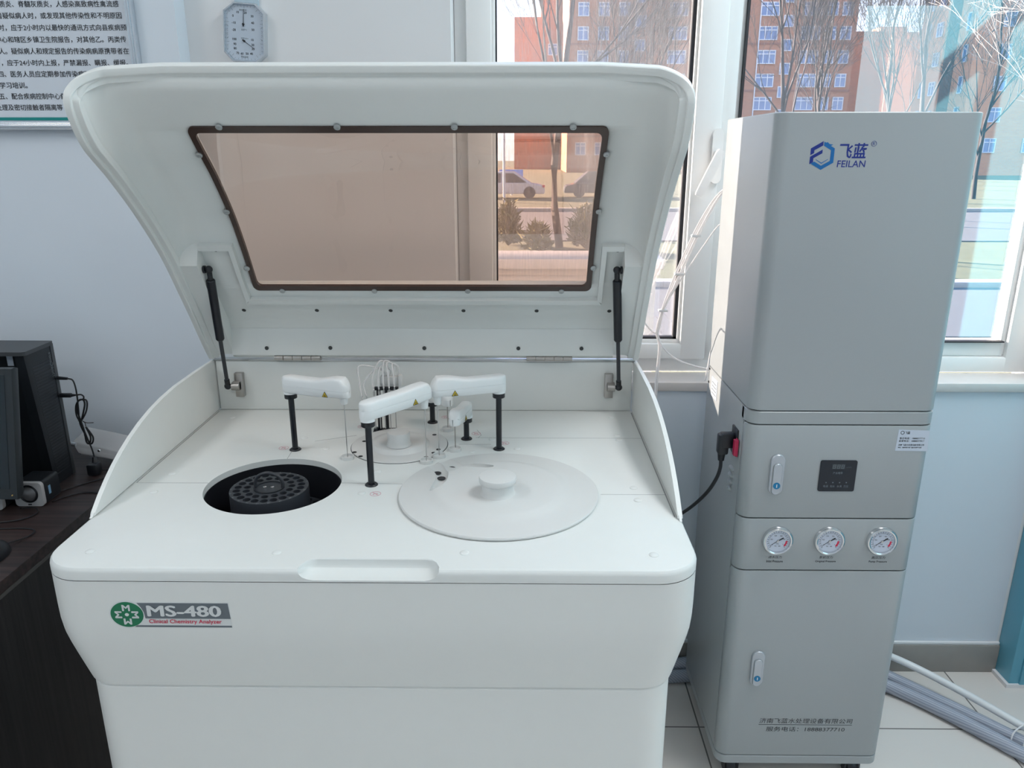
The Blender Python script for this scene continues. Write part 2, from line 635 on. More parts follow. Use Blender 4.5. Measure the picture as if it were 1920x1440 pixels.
bm = BM(); box(bm, 1.62, 1.74, 1.05, 2.0099, 0, 3.1)
build('reflection_wall', bm, M_cyan, kind='structure')  # unseen cyan stub wall, added for its sunlit reflection in the window
bm = BM(); box(bm, -3.4, -3.2, -3.2, 1.9499, 0, 3.1)
build('wall_left', bm, M_wall, kind='structure')
bm = BM(); box(bm, -3.2, 4.6, -3.2, -3.0, 0, 3.1)
build('wall_front', bm, M_wall, kind='structure')
# cyan pier beside the window wall
bm = BM()
box(bm, 1.447, 1.6199, 1.932, 2.0099, 0, 3.1, 0.004)
box(bm, 1.475, 1.53, 1.926, 1.94, 0, 3.1, 0.002)
build('trim_1', bm, M_cyan, kind='structure')
bm = BM()
prism(bm, [(1.4475, 1.932), (1.4475, 2.0), (1.437, 2.0), (1.437, 1.926), (1.6, 1.92), (1.6, 1.932)], 0, 0.012)
build('trim_2', bm, M_white2, kind='structure')
# skirting
bm = BM()
box(bm, -0.8, 1.4469, 1.998, 2.0099, 0, 0.093, 0.001)
box(bm, -0.8, 1.4469, 2.001, 2.0099, 0.093, 0.103, 0.002, mi=1)
build('baseboard_back', bm, [M_base, M_white2], kind='structure')
# sill
bm = BM()
box(bm, WX0 + .002, WX1 - .002, 1.998, 2.105, WZ0, 0.918, 0.004)
build('trim_3', bm, M_sill, kind='structure')

# second window, beyond the added cyan wall
w2 = root('window_2', (3.1, 2.13, 0.92), None, None)
w2['kind'] = 'structure'
bm = BM()
for (x0, x1, z0, z1) in ((1.80, 1.86, .9, WZ1), (4.34, 4.4, .9, WZ1), (3.05, 3.13, .9, WZ1), (1.8, 4.4, .9, .97), (1.8, 4.4, 2.72, WZ1), (1.8, 4.4, 2.16, 2.25)):
    box(bm, x0, x1, 2.105 + (z1 - z0 < 1) * .0007, 2.17 - (z1 - z0 < 1) * .0007, z0, z1, .004)
build('window_frame', bm, M_frame, w2)
bm = BM(); box(bm, 1.83, 4.37, 2.130, 2.134, .93, 2.75)
build('glass_pane', bm, M_glass, w2)
# ---- window
win = root('window_1', (0.6, 2.13, 0.92), None, None)
win['kind'] = 'structure'
bm = BM()
def member(x0, x1, z0, z1, y0=2.105, y1=2.17, bev=0.004):
    box(bm, x0, x1, y0, y1, z0, z1, bev)
member(WX0, -0.137, 0.918, WZ1)
member(1.365, WX1, 0.918, WZ1)
member(WX0, WX1, 0.918, 0.962, 2.1057, 2.1693)
member(WX0, WX1, WZ1 - .05, WZ1, 2.1057, 2.1693)
member(0.513, 0.553, 0.95, WZ1)
member(WX0, WX1, 2.16, 2.25, 2.1064, 2.1686)
member(0.55, 0.568, 0.962, 2.17, 2.12, 2.165)
member(1.352, 1.368, 0.962, 2.17, 2.12, 2.165)
member(0.55, 1.37, 0.962, 1.006, 2.1206, 2.1644)
build('window_frame', bm, M_frame, win)
bm = BM()
member(-0.139, -0.075, 0.960, 2.165, 2.085, 2.15)
member(0.445, 0.515, 0.960, 2.165, 2.085, 2.15)
member(-0.139, 0.515, 0.9607, 1.004, 2.0856, 2.1494)
member(-0.139, 0.515, 2.10, 2.1643, 2.0856, 2.1494)
member(-0.077, -0.066, 1.0, 2.11, 2.098, 2.135)
member(0.437, 0.447, 1.0, 2.11, 2.098, 2.135)
member(-0.08, 0.45, 1.0, 1.013, 2.0986, 2.1344)
build('window_sash', bm, M_frame, win)
bm = BM()
for (a, b, c, d) in ((-0.068, -0.062, 1.008, 2.11), (0.428, 0.439, 1.008, 2.11), (-0.068, 0.439, 1.011, 1.019),
                     (0.564, 0.57, 1.004, 2.165), (0.564, 1.356, 1.004, 1.008)):
    box(bm, a, b, 2.108, 2.128, c, d)
build('gasket', bm, M_rub, win)
def pane(x0, x1, z0, z1, y):
    bm = BM(); box(bm, x0, x1, y, y + .004, z0, z1)
    return build('glass_pane', bm, M_glass, win)
pane(-0.07, 0.442, 1.005, 2.105, 2.118)
pane(0.56, 1.36, 1.002, 2.165, 2.132)
pane(-0.14, 0.515, 2.245, 2.74, 2.132)
pane(0.55, 1.37, 2.245, 2.74, 2.132)
bm = BM(); box(bm, -0.135, 0.512, 2.1745, 2.1755, 0.965, 2.158)
build('insect_screen', bm, M_mesh, win)
# handle: rounded rose plate + lever pointing down-left
bm = BM()
prism(bm, rrect(0.492, 0.520, 1.437, 1.574, 0.014), 2.085, 2.073, 'xz')
hp = build('window_handle', bm, M_frame, win)
bm = BM()
cyl(bm, (0.507, 2.074, 1.512), (0.507, 2.050, 1.512), 0.011)
d = Vector((-0.052, 0, -0.112)).normalized()
nn = Vector((0, -1, 0)); w_ = d.cross(nn)
pts0 = Vector((0.510, 2.045, 1.52))
rs = []
for s_, hw, th in ((0, .008, .012), (.01, .011, .013), (.07, .011, .011), (.118, .010, .010), (.125, .008, .008)):
    p = pts0 + d * s_
    rs.append([p + w_ * hw - nn * th * .4, p + w_ * hw + nn * th * .6, p - w_ * hw + nn * th * .6, p - w_ * hw - nn * th * .4])
rings(bm, rs)
build('lever', bm, M_frame, hp)

# ================================================================== CLINICAL ANALYZER
XL, XR, XC = -0.715, 0.269, -0.223
ZD = 0.937
an = root('clinical_analyzer', (XC, 1.36, 0.0), 'large white clinical analyzer with its brown-windowed cover raised', 'analyzer')

def fring(x0, x1, y0, y1, z, r, rb=0.02):
    return [(x, y, z) for x, y in rrect(x0, x1, y0, y1, r, 8, rs=(r, r, rb, rb))]
# lower cabinet
bm = BM()
rings(bm, [fring(-.688, .242, 1.008, 1.715, z, .055) for z in (0.0, .714)] + [fring(-.684, .238, 1.012, 1.711, .718, .052)])
build('lower_cabinet', bm, M_white, an)
# flared upper body (hollow, its top is closed by the deck)
bm = BM()
stn = []
for z, k in ((.9155, 0), (.86, 0), (.835, .02), (.815, .10), (.795, .27), (.77, .52), (.745, .78), (.724, 1.0), (.719, 1.06)):
    stn.append(fring(XL + .022 * k, XR - .022 * k, .986 + .020 * k, 1.722, z, .065 - .008 * k))
vr = rings(bm, stn, cap0=False, cap1=True)
ub = build('upper_body', bm, M_white, an, ang=50)
# deck
bm = BM()
rings(bm, [fring(XL, XR, .985, 1.722, .917, .066), fring(XL, XR, .985, 1.722, .929, .066),
           fring(XL + .0015, XR - .0015, .9865, 1.7205, .9331, .0645), fring(XL + .004, XR - .004, .989, 1.718, .9358, .062),
           fring(XL + .008, XR - .008, .993, 1.714, .937, .058)])
deck = build('deck', bm, M_deck, an, ang=30)
Lc = WL[deck]
WELL = Vector((-.449, 1.2825, 0)); WR = .1215
def local(bm, c):
    return bm                                  # cutters are already in room coordinates
cb = BM()
cyl(cb, (WELL.x, WELL.y, .90), (WELL.x, WELL.y, .95), WR, n=96)
boolean(deck, local(cb, Lc))
# scooped hand grip in the front edge
cb = BM()
st = []
for x, q in ((-.3235, .0), (-.318, .55), (-.311, .85), (-.302, 1.0), (-.139, 1.0), (-.130, .85), (-.123, .55), (-.1175, .0)):
    yb = .985 + .0335 * (.25 + .75 * q)
    zb = .9365 - .0165 * (.3 + .7 * q)
    poly = [(.97, .96), (yb + .003, .96), (yb + .003, .9385), (yb, .9355), (yb - .0008, lerp(.9355, zb, .5)), (yb - .0035, zb + .0035), (yb - .010, zb + .0008), (.986, zb), (.97, zb)]
    st.append([(x, a, b) for a, b in poly])
rings(cb, st)
boolean(deck, local(cb, Lc))
# seam lines in the deck sheet
def seam(a, b, wd=.0009):
    bm = BM()
    a = Vector((*a, 0)); b = Vector((*b, 0)); d = (b - a).normalized(); n_ = Vector((-d.y, d.x, 0)) * wd / 2
    rings(bm, [[(p.x, p.y, ZD - .0005) for p in (a - n_, a + n_, b + n_, b - n_)], [(p.x, p.y, ZD + .0002) for p in (a - n_, a + n_, b + n_, b - n_)]])
    build('deck_seam', bm, M_seam, an)
seam((-.703, 1.287), (-.571, 1.287)); seam((-.327, 1.290), (-.215, 1.2865)); seam((.143, 1.246), (.258, 1.246))
seam((-.03, 1.524), (.257, 1.524)); seam((-.094, 1.524), (-.03, 1.524)); seam((-.46, 1.4037), (-.4625, 1.452)); seam((-.127, 1.486), (-.06, 1.486))
seam((-.083, 1.54), (-.094, 1.572)); seam((-.083, 1.54), (-.089, 1.524)); seam((-.43, 1.5), (-.35, 1.535)); seam((-.703, 1.287), (-.703, 1.69), .0016); seam((.2575, 1.16), (.2575, 1.69), .0022)
# black reagent well
bm = BM()
lathe(bm, [(.1209, .9258), (.1195, .9258), (.1185, .856), (.108, .852), (.0, .852)], (WELL.x, WELL.y, 0), 72, cap=False)
lathe(bm, [(.1209, .9258), (.1209, .845), (0, .845)], (WELL.x, WELL.y, 0), 72, cap=False)
build('reagent_well', bm, M_well, an, recalc=True)
# inner disc stack with bottle positions
DC = Vector((-.4570, 1.2800, 0))
bm = BM()
lathe(bm, [(.0, .855), (.108, .855), (.108, .864), (.0, .864)], (WELL.x, WELL.y, 0), 64, cap=False)
outer = build('outer_reagent_ring', bm, M_disc, an, ang=30)
cb = BM()
for k in range(26):
    a = 2 * pi * k / 26
    cyl(cb, (WELL.x + .094 * cos(a), WELL.y + .094 * sin(a), .8575), (WELL.x + .094 * cos(a), WELL.y + .094 * sin(a), .87), .0088, n=18)
boolean(outer, local(cb, WL[outer]))
bm = BM()
lathe(bm, [(.0, .864), (.0700, .864), (.0700, .9305), (.0695, .9320), (.0, .9320)], (DC.x, DC.y, 0), 64, cap=False)
inner = build('inner_reagent_disc', bm, M_disc, an, ang=30)
cb = BM()
for k in range(22):
    a = 2 * pi * k / 22
    cyl(cb, (DC.x + .0570 * cos(a), DC.y + .0570 * sin(a), .9255), (DC.x + .0570 * cos(a), DC.y + .0570 * sin(a), .9430), .0070, n=18)
for k in range(15):
    a = 2 * pi * (k + .5) / 15
    cyl(cb, (DC.x + .0400 * cos(a), DC.y + .0400 * sin(a), .9255), (DC.x + .0400 * cos(a), DC.y + .0400 * sin(a), .9430), .0066, n=18)
boolean(inner, local(cb, WL[inner]))
bm = BM()
tube(bm, [(DC.x - .0245, DC.y, .9320), (DC.x - .0245, DC.y, .9430), (DC.x - .018, DC.y, .9545), (DC.x, DC.y, .9605), (DC.x + .018, DC.y, .9545), (DC.x + .0245, DC.y, .9430), (DC.x + .0245, DC.y, .9320)], .0032, 12)
build('lifting_handle', bm, M_disc, inner)
bm = BM()
for dx in (-.0075, .0065):
    lathe(bm, [(.0033, .9320), (.0033, .9342), (.002, .9346), (0, .9336)], (DC.x + dx, DC.y - .002, 0), 16, cap=False)
build('disc_screw', bm, M_chrome, inner)
bm = BM()
lathe(bm, [(.0275, .9320), (.0275, .9336), (.024, .9336), (.024, .9320)], (DC.x, DC.y, 0), 40, cap=False)
build('hub_ring', bm, M_black, inner)
nums = BM()
for k in range(22):                                   # tiny position numbers printed round the rim
    a = 2 * pi * (k + .5) / 22
    t_ = text('n', str(k + 1), M_badge2, None, (0, 0, 0), height=.0036, normal='+z', align='CENTER')
    tm = bmesh.new(); tm.from_mesh(t_.data)
    for v in tm.verts: v.co += WL[t_]
    bpy.data.objects.remove(t_)
    merge(nums, tm, M=Matrix.Translation((DC.x + .0675 * cos(a), DC.y + .0675 * sin(a), .9320)) @ Matrix.Rotation(a - pi / 2, 4, 'Z') @ Matrix.Translation((0, -.0018, 0)))
build('position_numbers', nums, mat('pale_print', (0.30, 0.32, 0.33), 0.5), inner, recalc=False)
for k, a in ((17, radians(206)), (18, radians(222)), (3, radians(335)), (4, radians(352)), (19, radians(238))):
    nums = BM()
    t_ = text('n', str(k), M_badge2, None, (0, 0, 0), height=.0065, normal='+z', align='CENTER')
    tm = bmesh.new(); tm.from_mesh(t_.data)
    for v in tm.verts: v.co += WL[t_]
    bpy.data.objects.remove(t_)
    merge(nums, tm, M=Matrix.Translation((WELL.x + .079 * cos(a), WELL.y + .079 * sin(a), .864)) @ Matrix.Rotation(a - pi / 2, 4, 'Z') @ Matrix.Translation((0, -.003, 0)))
    build('ring_number', nums, mat('faint_print', (0.12, 0.13, 0.14), 0.5), outer, recalc=False)

# side guards
gprof = [(1.143, ZD), (1.153, .943), (1.18, .963), (1.207, .980), (1.235, .995), (1.265, 1.0085), (1.30, 1.0215), (1.342, 1.034), (1.39, 1.0445), (1.438, 1.0515), (1.50, 1.0565), (1.60, 1.058), (1.716, 1.058), (1.716, ZD)]
for x0, x1 in ((XL + .0005, XL + .0085), (XR - .0085, XR - .0005)):
    bm = BM(); prism(bm, gprof, x0, x1, 'yz')
    bmesh.ops.bevel(bm, geom=[e for e in bm.edges if abs(e.verts[0].co.x - e.verts[1].co.x) < 1e-6], offset=.002, segments=2, affect='EDGES')
    build('side_guard', bm, M_white, an)
bm = BM(); box(bm, XL + .011, XR - .011, 1.702, 1.715, ZD, 1.055, .003)
build('back_panel', bm, M_white, an)
bm = BM(); box(bm, XL + .004, XR - .004, 1.705, 1.716, 1.052, 1.062, .002)
build('hinge_rail', bm, M_steel, an)

# screw caps
bm = BM(); lathe(bm, [(.0072, 0), (.0072, .0006), (.0064, .0013), (.004, .0019), (0, .0021)], (0, 0, 0), 24, cap=False)
cap0 = None
for (x, y) in ((-.6527, 1.035), (-.3681, 1.035), (-.0837, 1.037), (.2019, 1.034), (-.6562, 1.646), (-.457, 1.519), (-.397, 1.459), (-.653, 1.247),
               (-.6555, 1.327), (-.2813, 1.246), (-.2703, 1.3433), (-.0587, 1.5143), (-.0056, 1.4605), (-.0972, 1.445), (.2088, 1.656), (.207, 1.5395),
               (.2074, 1.512), (.2051, 1.274), (.2054, 1.2232), (-.2679, 1.594), (-.2131, 1.681), (-.155, 1.70)):
    if y > 1.695: continue
    if cap0 is None:
        cap0 = build('screw_cap', bm, M_deck, an); cap0.location = Vector((x, y, ZD + .001)) - WL[an]; WL[cap0] = Vector((x, y, ZD + .001))
    else:
        place('screw_cap', cap0, (x, y, ZD + .001), an)

# warning stickers: red ring, slash and hand strokes
bm = BM()
def ring2(bm, r0, r1, z0, z1, n=36):
    lathe(bm, [(r0, z0), (r1, z0), (r1, z1), (r0, z1), (r0, z0)], (0, 0, 0), n, cap=False)
ring2(bm, .0090, .0098, 0, .0003)
def stroke(bm, a, b, wd=.0008, z=.0003):
    a = Vector((*a, 0)); b = Vector((*b, 0)); d = (b - a).normalized(); n_ = Vector((-d.y, d.x, 0)) * wd / 2
    q = [a - n_, b - n_, b + n_, a + n_]
    rings(bm, [[(p.x, p.y, 0) for p in q], [(p.x, p.y, z) for p in q]])
stroke(bm, (-.0064, .0064), (.0064, -.0064))
for k in range(4): stroke(bm, (-.003 + k * .002, -.001), (-.0042 + k * .0026, .0055 - abs(k - 1.5) * .0012), .0009)
stroke(bm, (-.003, -.001), (-.002, -.005)); stroke(bm, (.003, -.001), (.002, -.005)); stroke(bm, (-.0045, -.003), (-.002, -.005))
st0 = None
for (x, y) in ((-.4839, 1.461), (-.2563, 1.2441), (-.0944, 1.549), (-.0324, 1.493), (-.3485, 1.5895), (-.1698, 1.655)):
    if st0 is None:
        st0 = build('warning_sticker', bm, M_pink, an, label='faded red no-touch sticker'); st0.location = Vector((x, y, ZD + .0002)) - WL[an]
    else:
        place('warning_sticker', st0, (x, y, ZD + .0002), an)['label'] = 'faded red no-touch sticker'

# ---- pipetting / mixing arms
def sm(t): t = max(0, min(1, t)); return t * t * (3 - 2 * t)
def arm(post, tip, zc, ztip_top, znoz, probe_end, long=True, side=1, lab=None):
    P = Vector((*post, 0)); T = Vector((*tip, 0)); L = (T - P).length; d = (T - P).normalized(); n_ = Vector((-d.y, d.x, 0))
    hw = .0145 if long else .0125
    zb = zc + .0045                       # housing underside
    zt = zc + .0375 if long else zc + .034
    bm = BM()
    us = [-1, -.985, -.93, -.8, -.55, -.25, 0]
    stn = [(u * hw, sqrt(max(0, 1 - u * u))) for u in us] + [(L * t, 1) for t in (.1, .25, .4, .52, .6, .68, .76, .84, .92)] + [(L - u * hw, sqrt(max(0, 1 - u * u))) for u in reversed(us)]
    rs = []
    for u, wf in stn:
        w_ = max(.0006, hw * wf)
        t = u / L
        top = zt + (ztip_top - zt) * sm((t - .48) / .42) - .004 * (1 - wf) * (1.0 if t < .5 else 2.6)
        if t > 1: top -= (t - 1) * L / hw * .012
        if t < 0: top -= .0
        bot = zb + .0035 * sm((t - .6) / .35)
        spl = zb + .0165
        c = P + d * u
        prof = [(-w_ * .86, bot), (-w_, bot + .002), (-w_, spl - .0005), (-w_ * .955, spl - .0004), (-w_ * .955, spl + .0004), (-w_, spl + .0005), (-w_ * .99, top - .007), (-w_ * .90, top - .003), (-w_ * .72, top - .0006), (-w_ * .3, top)]
        prof = prof + [(-a, b) for a, b in prof[::-1]]
        rs.append([c + n_ * a + Vector((0, 0, b)) for a, b in prof])
    rings(bm, rs)
    body = build('probe_arm' if long else 'mixer_arm', bm, M_arm, an, ang=52)
    bm = BM()
    lathe(bm, [(.0134, zc + .0002), (.0134, zc + .006), (.0122, zc + .006)], (P.x, P.y, 0), 28)
    build('arm_neck', bm, M_arm, body)
    bm = BM()
    lathe(bm, [(.0121, zc - .0095), (.0124, zc - .009), (.0124, zc)], (P.x, P.y, 0), 28)
    cyl(bm, (P.x + .004, P.y - .0115, zc - .0045), (P.x + .0042, P.y - .0130, zc - .0045), .0012)
    build('collar', bm, M_black, body)
    bm = BM()
    lathe(bm, [(.0058, ZD), (.0058, zc - .008)], (P.x, P.y, 0), 24)
    build('post', bm, M_blackm, body)
    bm = BM()
    lathe(bm, [(.0118, ZD), (.0118, ZD + .0012), (.0098, ZD + .003), (.006, ZD + .003)], (P.x, P.y, 0), 28)
    build('post_flange', bm, M_black, body)
    Tn = T
    if long:
        bm = BM()
        lathe(bm, [(.0062, znoz), (.0066, znoz + .001), (.0085, zb + .003)], (Tn.x, Tn.y, 0), 24)
        build('nozzle', bm, M_arm, body)
    bm = BM()
    r = .00105 if long else .0014
    lathe(bm, [(.0007, probe_end), (r * .9, probe_end + .012), (r, probe_end + .03), (r, (znoz if long else zb) + .002)], (Tn.x, Tn.y, 0), 10)
    build('probe', bm, M_steel if long else M_steel2, body)
    # biohazard triangle on the side facing the front
    if lab is not None:
        s_ = -1 if (n_.y > 0) else 1
        c = P + d * (L * lab) + n_ * s_ * (hw * 1.0 + .0003)
        ex = d if d.x > 0 else -d
        nn_ = n_ * s_
        bm = BM()
        def tri(r, off, mi, zo=0.0):
            q = [c + ex * (r * sin(a)) + Vector((0, 0, zb + .0068 + zo + r * cos(a))) for a in (0, 2 * pi / 3, 4 * pi / 3)]
            rings(bm, [[p for p in q], [p + nn_ * off for p in q]], mi=mi)
        tri(.0078, .0003, 0); tri(.0060, .0005, 1)
        for a in (0, 2 * pi / 3, 4 * pi / 3):
            cc = c + ex * (.0014 * sin(a)) + Vector((0, 0, zb + .0062 + .0014 * cos(a)))
            m_ = 14
            ro = [[cc + ex * (rr * sin(2 * pi * k / m_)) + Vector((0, 0, rr * cos(2 * pi * k / m_))) + nn_ * .0007 for k in range(m_)] for rr in (.0010, .0017)]
            rings(bm, ro, False, False)
        build('biohazard_label', bm, [M_ink, M_yellow], body)
    return body
arm((-.4574, 1.4525), (-.3405, 1.4057), 1.0575, 1.1040, 1.0510, .941, True, 1, .74)
arm((-.2705, 1.2825), (-.1826, 1.3885), 1.0605, 1.1010, 1.0490, .941, True, 1, .74)
arm((-.0430, 1.4601), (-.1606, 1.4161), 1.0580, 1.1035, 1.0475, .941, True, 1, .75)
arm((-.1130, 1.5168), (-.1310, 1.4504), .9855, 1.0240, .985, .944, False, 1, .55)
arm((-.1960, 1.6190), (-.1570, 1.5680), .9870, 1.0240, .986, .944, False, 1, None)

# wash cups
bm = BM(); lathe(bm, [(.0128, 0), (.0128, .0065), (.0118, .0070), (.0108, .0066), (.0104, .0018), (0, .0014)], (0, 0, 0), 32, cap=False)
cup0 = None
for (x, y) in ((-.3405, 1.4057), (-.1826, 1.3885), (-.1606, 1.4161), (-.1322, 1.4504), (-.158, 1.570)):
    if cup0 is None:
        cup0 = build('wash_cup', bm, M_lidw, an); cup0.location = Vector((x, y, ZD + .0035)) - WL[an]
    else:
        place('wash_cup', cup0, (x, y, ZD + .0035), an)

# ---- reaction disc lid
RC = (-.2486, 1.479, 0)
bm = BM()
lathe(bm, [(0, .9365), (.0997, .9365), (.0997, .9373), (0, .9373)], RC, 72, cap=False)
build('reaction_disc_gap', bm, M_gap, an)
bm = BM()
lathe(bm, [(.0, .9374), (.0985, .9374), (.0985, .9385), (.0978, .9392), (.062, .9392), (.0595, .9415), (.0565, .9465), (.0545, .9482), (.040, .9495), (0, .9495)], RC, 72, cap=False)
rl = build('reaction_disc_lid', bm, M_lidw, an, ang=40)
bm = BM()
lathe(bm, [(.0255, .9495), (.0238, .9525), (.0228, .957), (.0228, .975), (.0218, .9768), (.019, .9773), (0, .9773)], (-.2455, 1.4525, 0), 48, cap=False)
build('knob', bm, M_lidw, rl, ang=40)
for (x, y) in ((-.325, 1.495), (-.333, 1.434), (-.3165, 1.4125), (-.183, 1.535), (-.166, 1.451), (-.1735, 1.433), (-.322, 1.52), (-.186, 1.41)):
    bm = BM(); lathe(bm, [(0, 0), (.0046, 0), (.0046, .0003), (0, .0003)], (x, y, .9392), 20, cap=False)
    build('port_hole', bm, M_gap, rl)
# ---- sample disc lid
SCn = Vector((-.038, 1.2470, 0))
bm = BM()
lathe(bm, [(0, .9374), (.1735, .9374), (.1758, .9385), (.1762, .9412), (.1748, .9432), (.172, .9438), (.134, .9452), (.122, .9478), (.114, .9515), (.106, .9528), (.06, .9545), (0, .955)], (SCn.x, SCn.y, 0), 96, cap=False)
sl = build('sample_disc_lid', bm, M_lidw, an, ang=35)
cb = BM()
def slot(pts, ws, zf=.9405):
    ps = catmull([(*p, 0) for p in pts], 8); n = len(ps)
    left, right = [], []
    for i, p in enumerate(ps):
        d = (ps[min(i + 1, n - 1)] - ps[max(0, i - 1)]).normalized(); q = Vector((-d.y, d.x, 0))
        t = i / (n - 1) * (len(ws) - 1); k = min(int(t), len(ws) - 2); w_ = lerp(ws[k], ws[k + 1], t - k)
        left.append(p + q * w_); right.append(p - q * w_)
    sec = []
    for p, q in zip(left, right):
        row = [Vector((p.x, p.y, .97))]
        for k in range(13):                     # rounded trough
            a = pi * k / 12
            c_ = p.lerp(q, .5 - .5 * cos(a)); row.append(Vector((c_.x, c_.y, .9535 - (.9535 - zf) * sin(a) ** .75)))
        row.append(Vector((q.x, q.y, .97)))
        sec.append(row)
    rings(cb, sec)
slot([(-.1565, 1.2330), (-.149, 1.2480), (-.1435, 1.270), (-.1430, 1.295), (-.1475, 1.320), (-.1560, 1.345), (-.168, 1.368)], (.003, .0095, .0115, .012, .013, .0165, .02))
boolean(sl, local(cb, WL[sl]))
cb = BM()
slot([(-.050, 1.3335), (-.065, 1.3345), (-.090, 1.340), (-.112, 1.3485), (-.130, 1.362), (-.150, 1.385)], (.004, .0085, .010, .0125, .017, .02))
boolean(sl, local(cb, WL[sl]))
for (x, y) in ((-.1545, 1.3215), (-.1445, 1.2985), (-.1300, 1.3455), (-.1105, 1.3345)):
    bm = BM(); lathe(bm, [(0, 0), (.0077, 0), (.0077, .0003), (0, .0003)], (x, y, .9436), 24, cap=False)
    build('sample_port', bm, M_gap, sl)
bm = BM()
lathe(bm, [(.0305, .9545), (.0288, .957), (.0278, .962), (.0282, .974), (.0318, .9765), (.0322, .9785), (.0322, .984), (.0312, .9858), (.0295, .9863), (0, .9863)], (-.0385, 1.2135, 0), 56, cap=False)
build('knob', bm, M_lidw, sl, ang=35)

# ---- wash station with needles and looping clear tubes
bm = BM()
box(bm, -.318, -.270, 1.552, 1.580, ZD, ZD + .0012, 0)
box(bm, -.317, -.308, 1.556, 1.574, ZD, ZD + .006, .001)
ws = build('wash_station', bm, M_black, an)
bm = BM()
for x in (-.3050, -.2900): cyl(bm, (x, 1.572, ZD), (x, 1.572, 1.030), .0046)
build('lift_post', bm, M_blackm, ws)
bm = BM()
box(bm, -.3135, -.262, 1.566, 1.578, 1.028, 1.034, .001)
build('needle_bar', bm, M_black, ws)
bm = BM()
box(bm, -.302, -.262, 1.576, 1.590, 1.034, 1.056, .003)
box(bm, -.262, -.254, 1.572, 1.586, 1.034, 1.060, .002)
build('valve_block', bm, M_lidw, ws)
ndl = BM(); tb = BM()
nx = [-.3375, -.3285, -.3125, -.3015, -.2910, -.2795, -.2680]
nzt = [1.011, 1.016, 1.031, 1.033, 1.035, 1.036, 1.038]
pk = [(1.0815, -.3420), (1.076, -.3060), (1.092, -.2990), (1.082, -.2955), (1.0925, -.2890), (1.089, -.2830), (1.0865, -.2720)]
for i, x in enumerate(nx):
    cyl(ndl, (x, 1.560, .944), (x, 1.560, nzt[i]), .0011, n=8)
    cyl(ndl, (x, 1.560, nzt[i] - .012), (x, 1.560, nzt[i] - .004), .0022, n=10)
    ex = -.300 + i * .006
    tube(tb, [(x, 1.560, nzt[i]), (x - .004 * (i < 2) - .001, 1.562, (nzt[i] + pk[i][0]) / 2), (pk[i][1], 1.570, pk[i][0]), (ex + .003, 1.582, pk[i][0] - .012), (ex, 1.586, 1.050)], .0019, 8)
build('needles', ndl, M_steel, ws)
build('clear_tubes', tb, M_tube, ws)

# ---- raised cover
Pk = [(1.700, 1.075), (1.699, 1.110), (1.690, 1.150), (1.662, 1.190), (1.630, 1.235), (1.580, 1.322), (1.528, 1.400), (1.462, 1.475), (1.4115, 1.521), (1.365, 1.566), (1.335, 1.597), (1.321, 1.613), (1.317, 1.623), (1.3175, 1.631), (1.3215, 1.638)]
Rk = [(1.697, 1.063), (1.672, 1.097), (1.645, 1.139), (1.619, 1.180), (1.588, 1.226), (1.5224, 1.3197), (1.4394, 1.4089), (1.365, 1.4745), (1.331, 1.500), (1.2995, 1.526), (1.276, 1.562), (1.2675, 1.593), (1.275, 1.609), (1.287, 1.621), (1.302, 1.632), (1.314, 1.638)]
Wk = [.492] * (len(Rk) - 5) + [.492, .487, .475, .450, .404]
SUBD = 8
Pp = catmull([(0, a, b) for a, b in Pk], SUBD); Rp = catmull([(0, a, b) for a, b in Rk], SUBD)
Wp = [v.x for v in catmull([(w, i * .01, 0) for i, w in enumerate(Wk)], SUBD)]
WX = (-.561, .139)                               # clear opening of the brown pane in x
WZL, WZH = 1.2445, 1.5505
GX = (-.571, .150); GZL, GZH = 1.2340, 1.5600    # outside edge of its dark border
def panel_at(z):
    for a, b in zip(Pp[16:], Pp[17:]):
        if a.z <= z <= b.z:
            t = (z - a.z) / (b.z - a.z); p = a.lerp(b, t); d = (b - a).normalized()
            return p, Vector((0, -d.z, d.y))      # inward normal points to the room
    return Pp[20], Vector((0, -1, 0))
def cover_surface(inset, pull, pout):
    """inner surface: left rim -> panel -> right rim for each station"""
    bm = BM(); grid = []
    for i, (p, r, w) in enumerate(zip(Pp, Rp, Wp)):
        w = w - inset
        d = (Pp[min(i + 1, len(Pp) - 1)] - Pp[max(0, i - 1)]).normalized()
        p = p - Vector((0, -d.z, d.y)) * pout
        r = r.lerp(p, pull / max(.02, (p - r).length)) if pull else r
        side = [(w, 0), (w - .0015, .3), (w - .006, .58), (w - .014, .80), (w - .026, .935), (w - .040, 1.0)]
        row = [Vector((XC - a, *(r.lerp(p, t))[1:])) for a, t in side]
        for x in (WX[0] - .006, -.30, 0.0 - .08, WX[1] + .006):
            row.append(Vector((max(XC - w + .045, min(XC + w - .045, x)), p.y, p.z)))
        row += [Vector((XC + a, *(r.lerp(p, t))[1:])) for a, t in side[::-1]]
        grid.append([bm.verts.new(q) for q in row])
    for i in range(len(grid) - 1):
        zm = (Pp[i].z + Pp[i + 1].z) / 2
        for j in range(len(grid[0]) - 1):
            if 6 <= j <= 8 and WZL - .004 < zm < WZH + .004 and i > 16:
                continue
            bm.faces.new((grid[i][j], grid[i][j + 1], grid[i + 1][j + 1], grid[i + 1][j]))
    # make normals face the interior (towards the front of the room)
    bm.normal_update()
    f = min(bm.faces, key=lambda f: (f.calc_center_median() - Vector((XC - .4, 1.60, 1.3))).length)
    if f.normal.y > 0:
        bmesh.ops.reverse_faces(bm, faces=bm.faces)
    return bm
def shell(name, bm, th, m, parent):
    o = build(name, bm, m, parent, ang=40, recalc=False)
    md = o.modifiers.new('thick', 'SOLIDIFY'); md.thickness = th; md.offset = -1
    return o
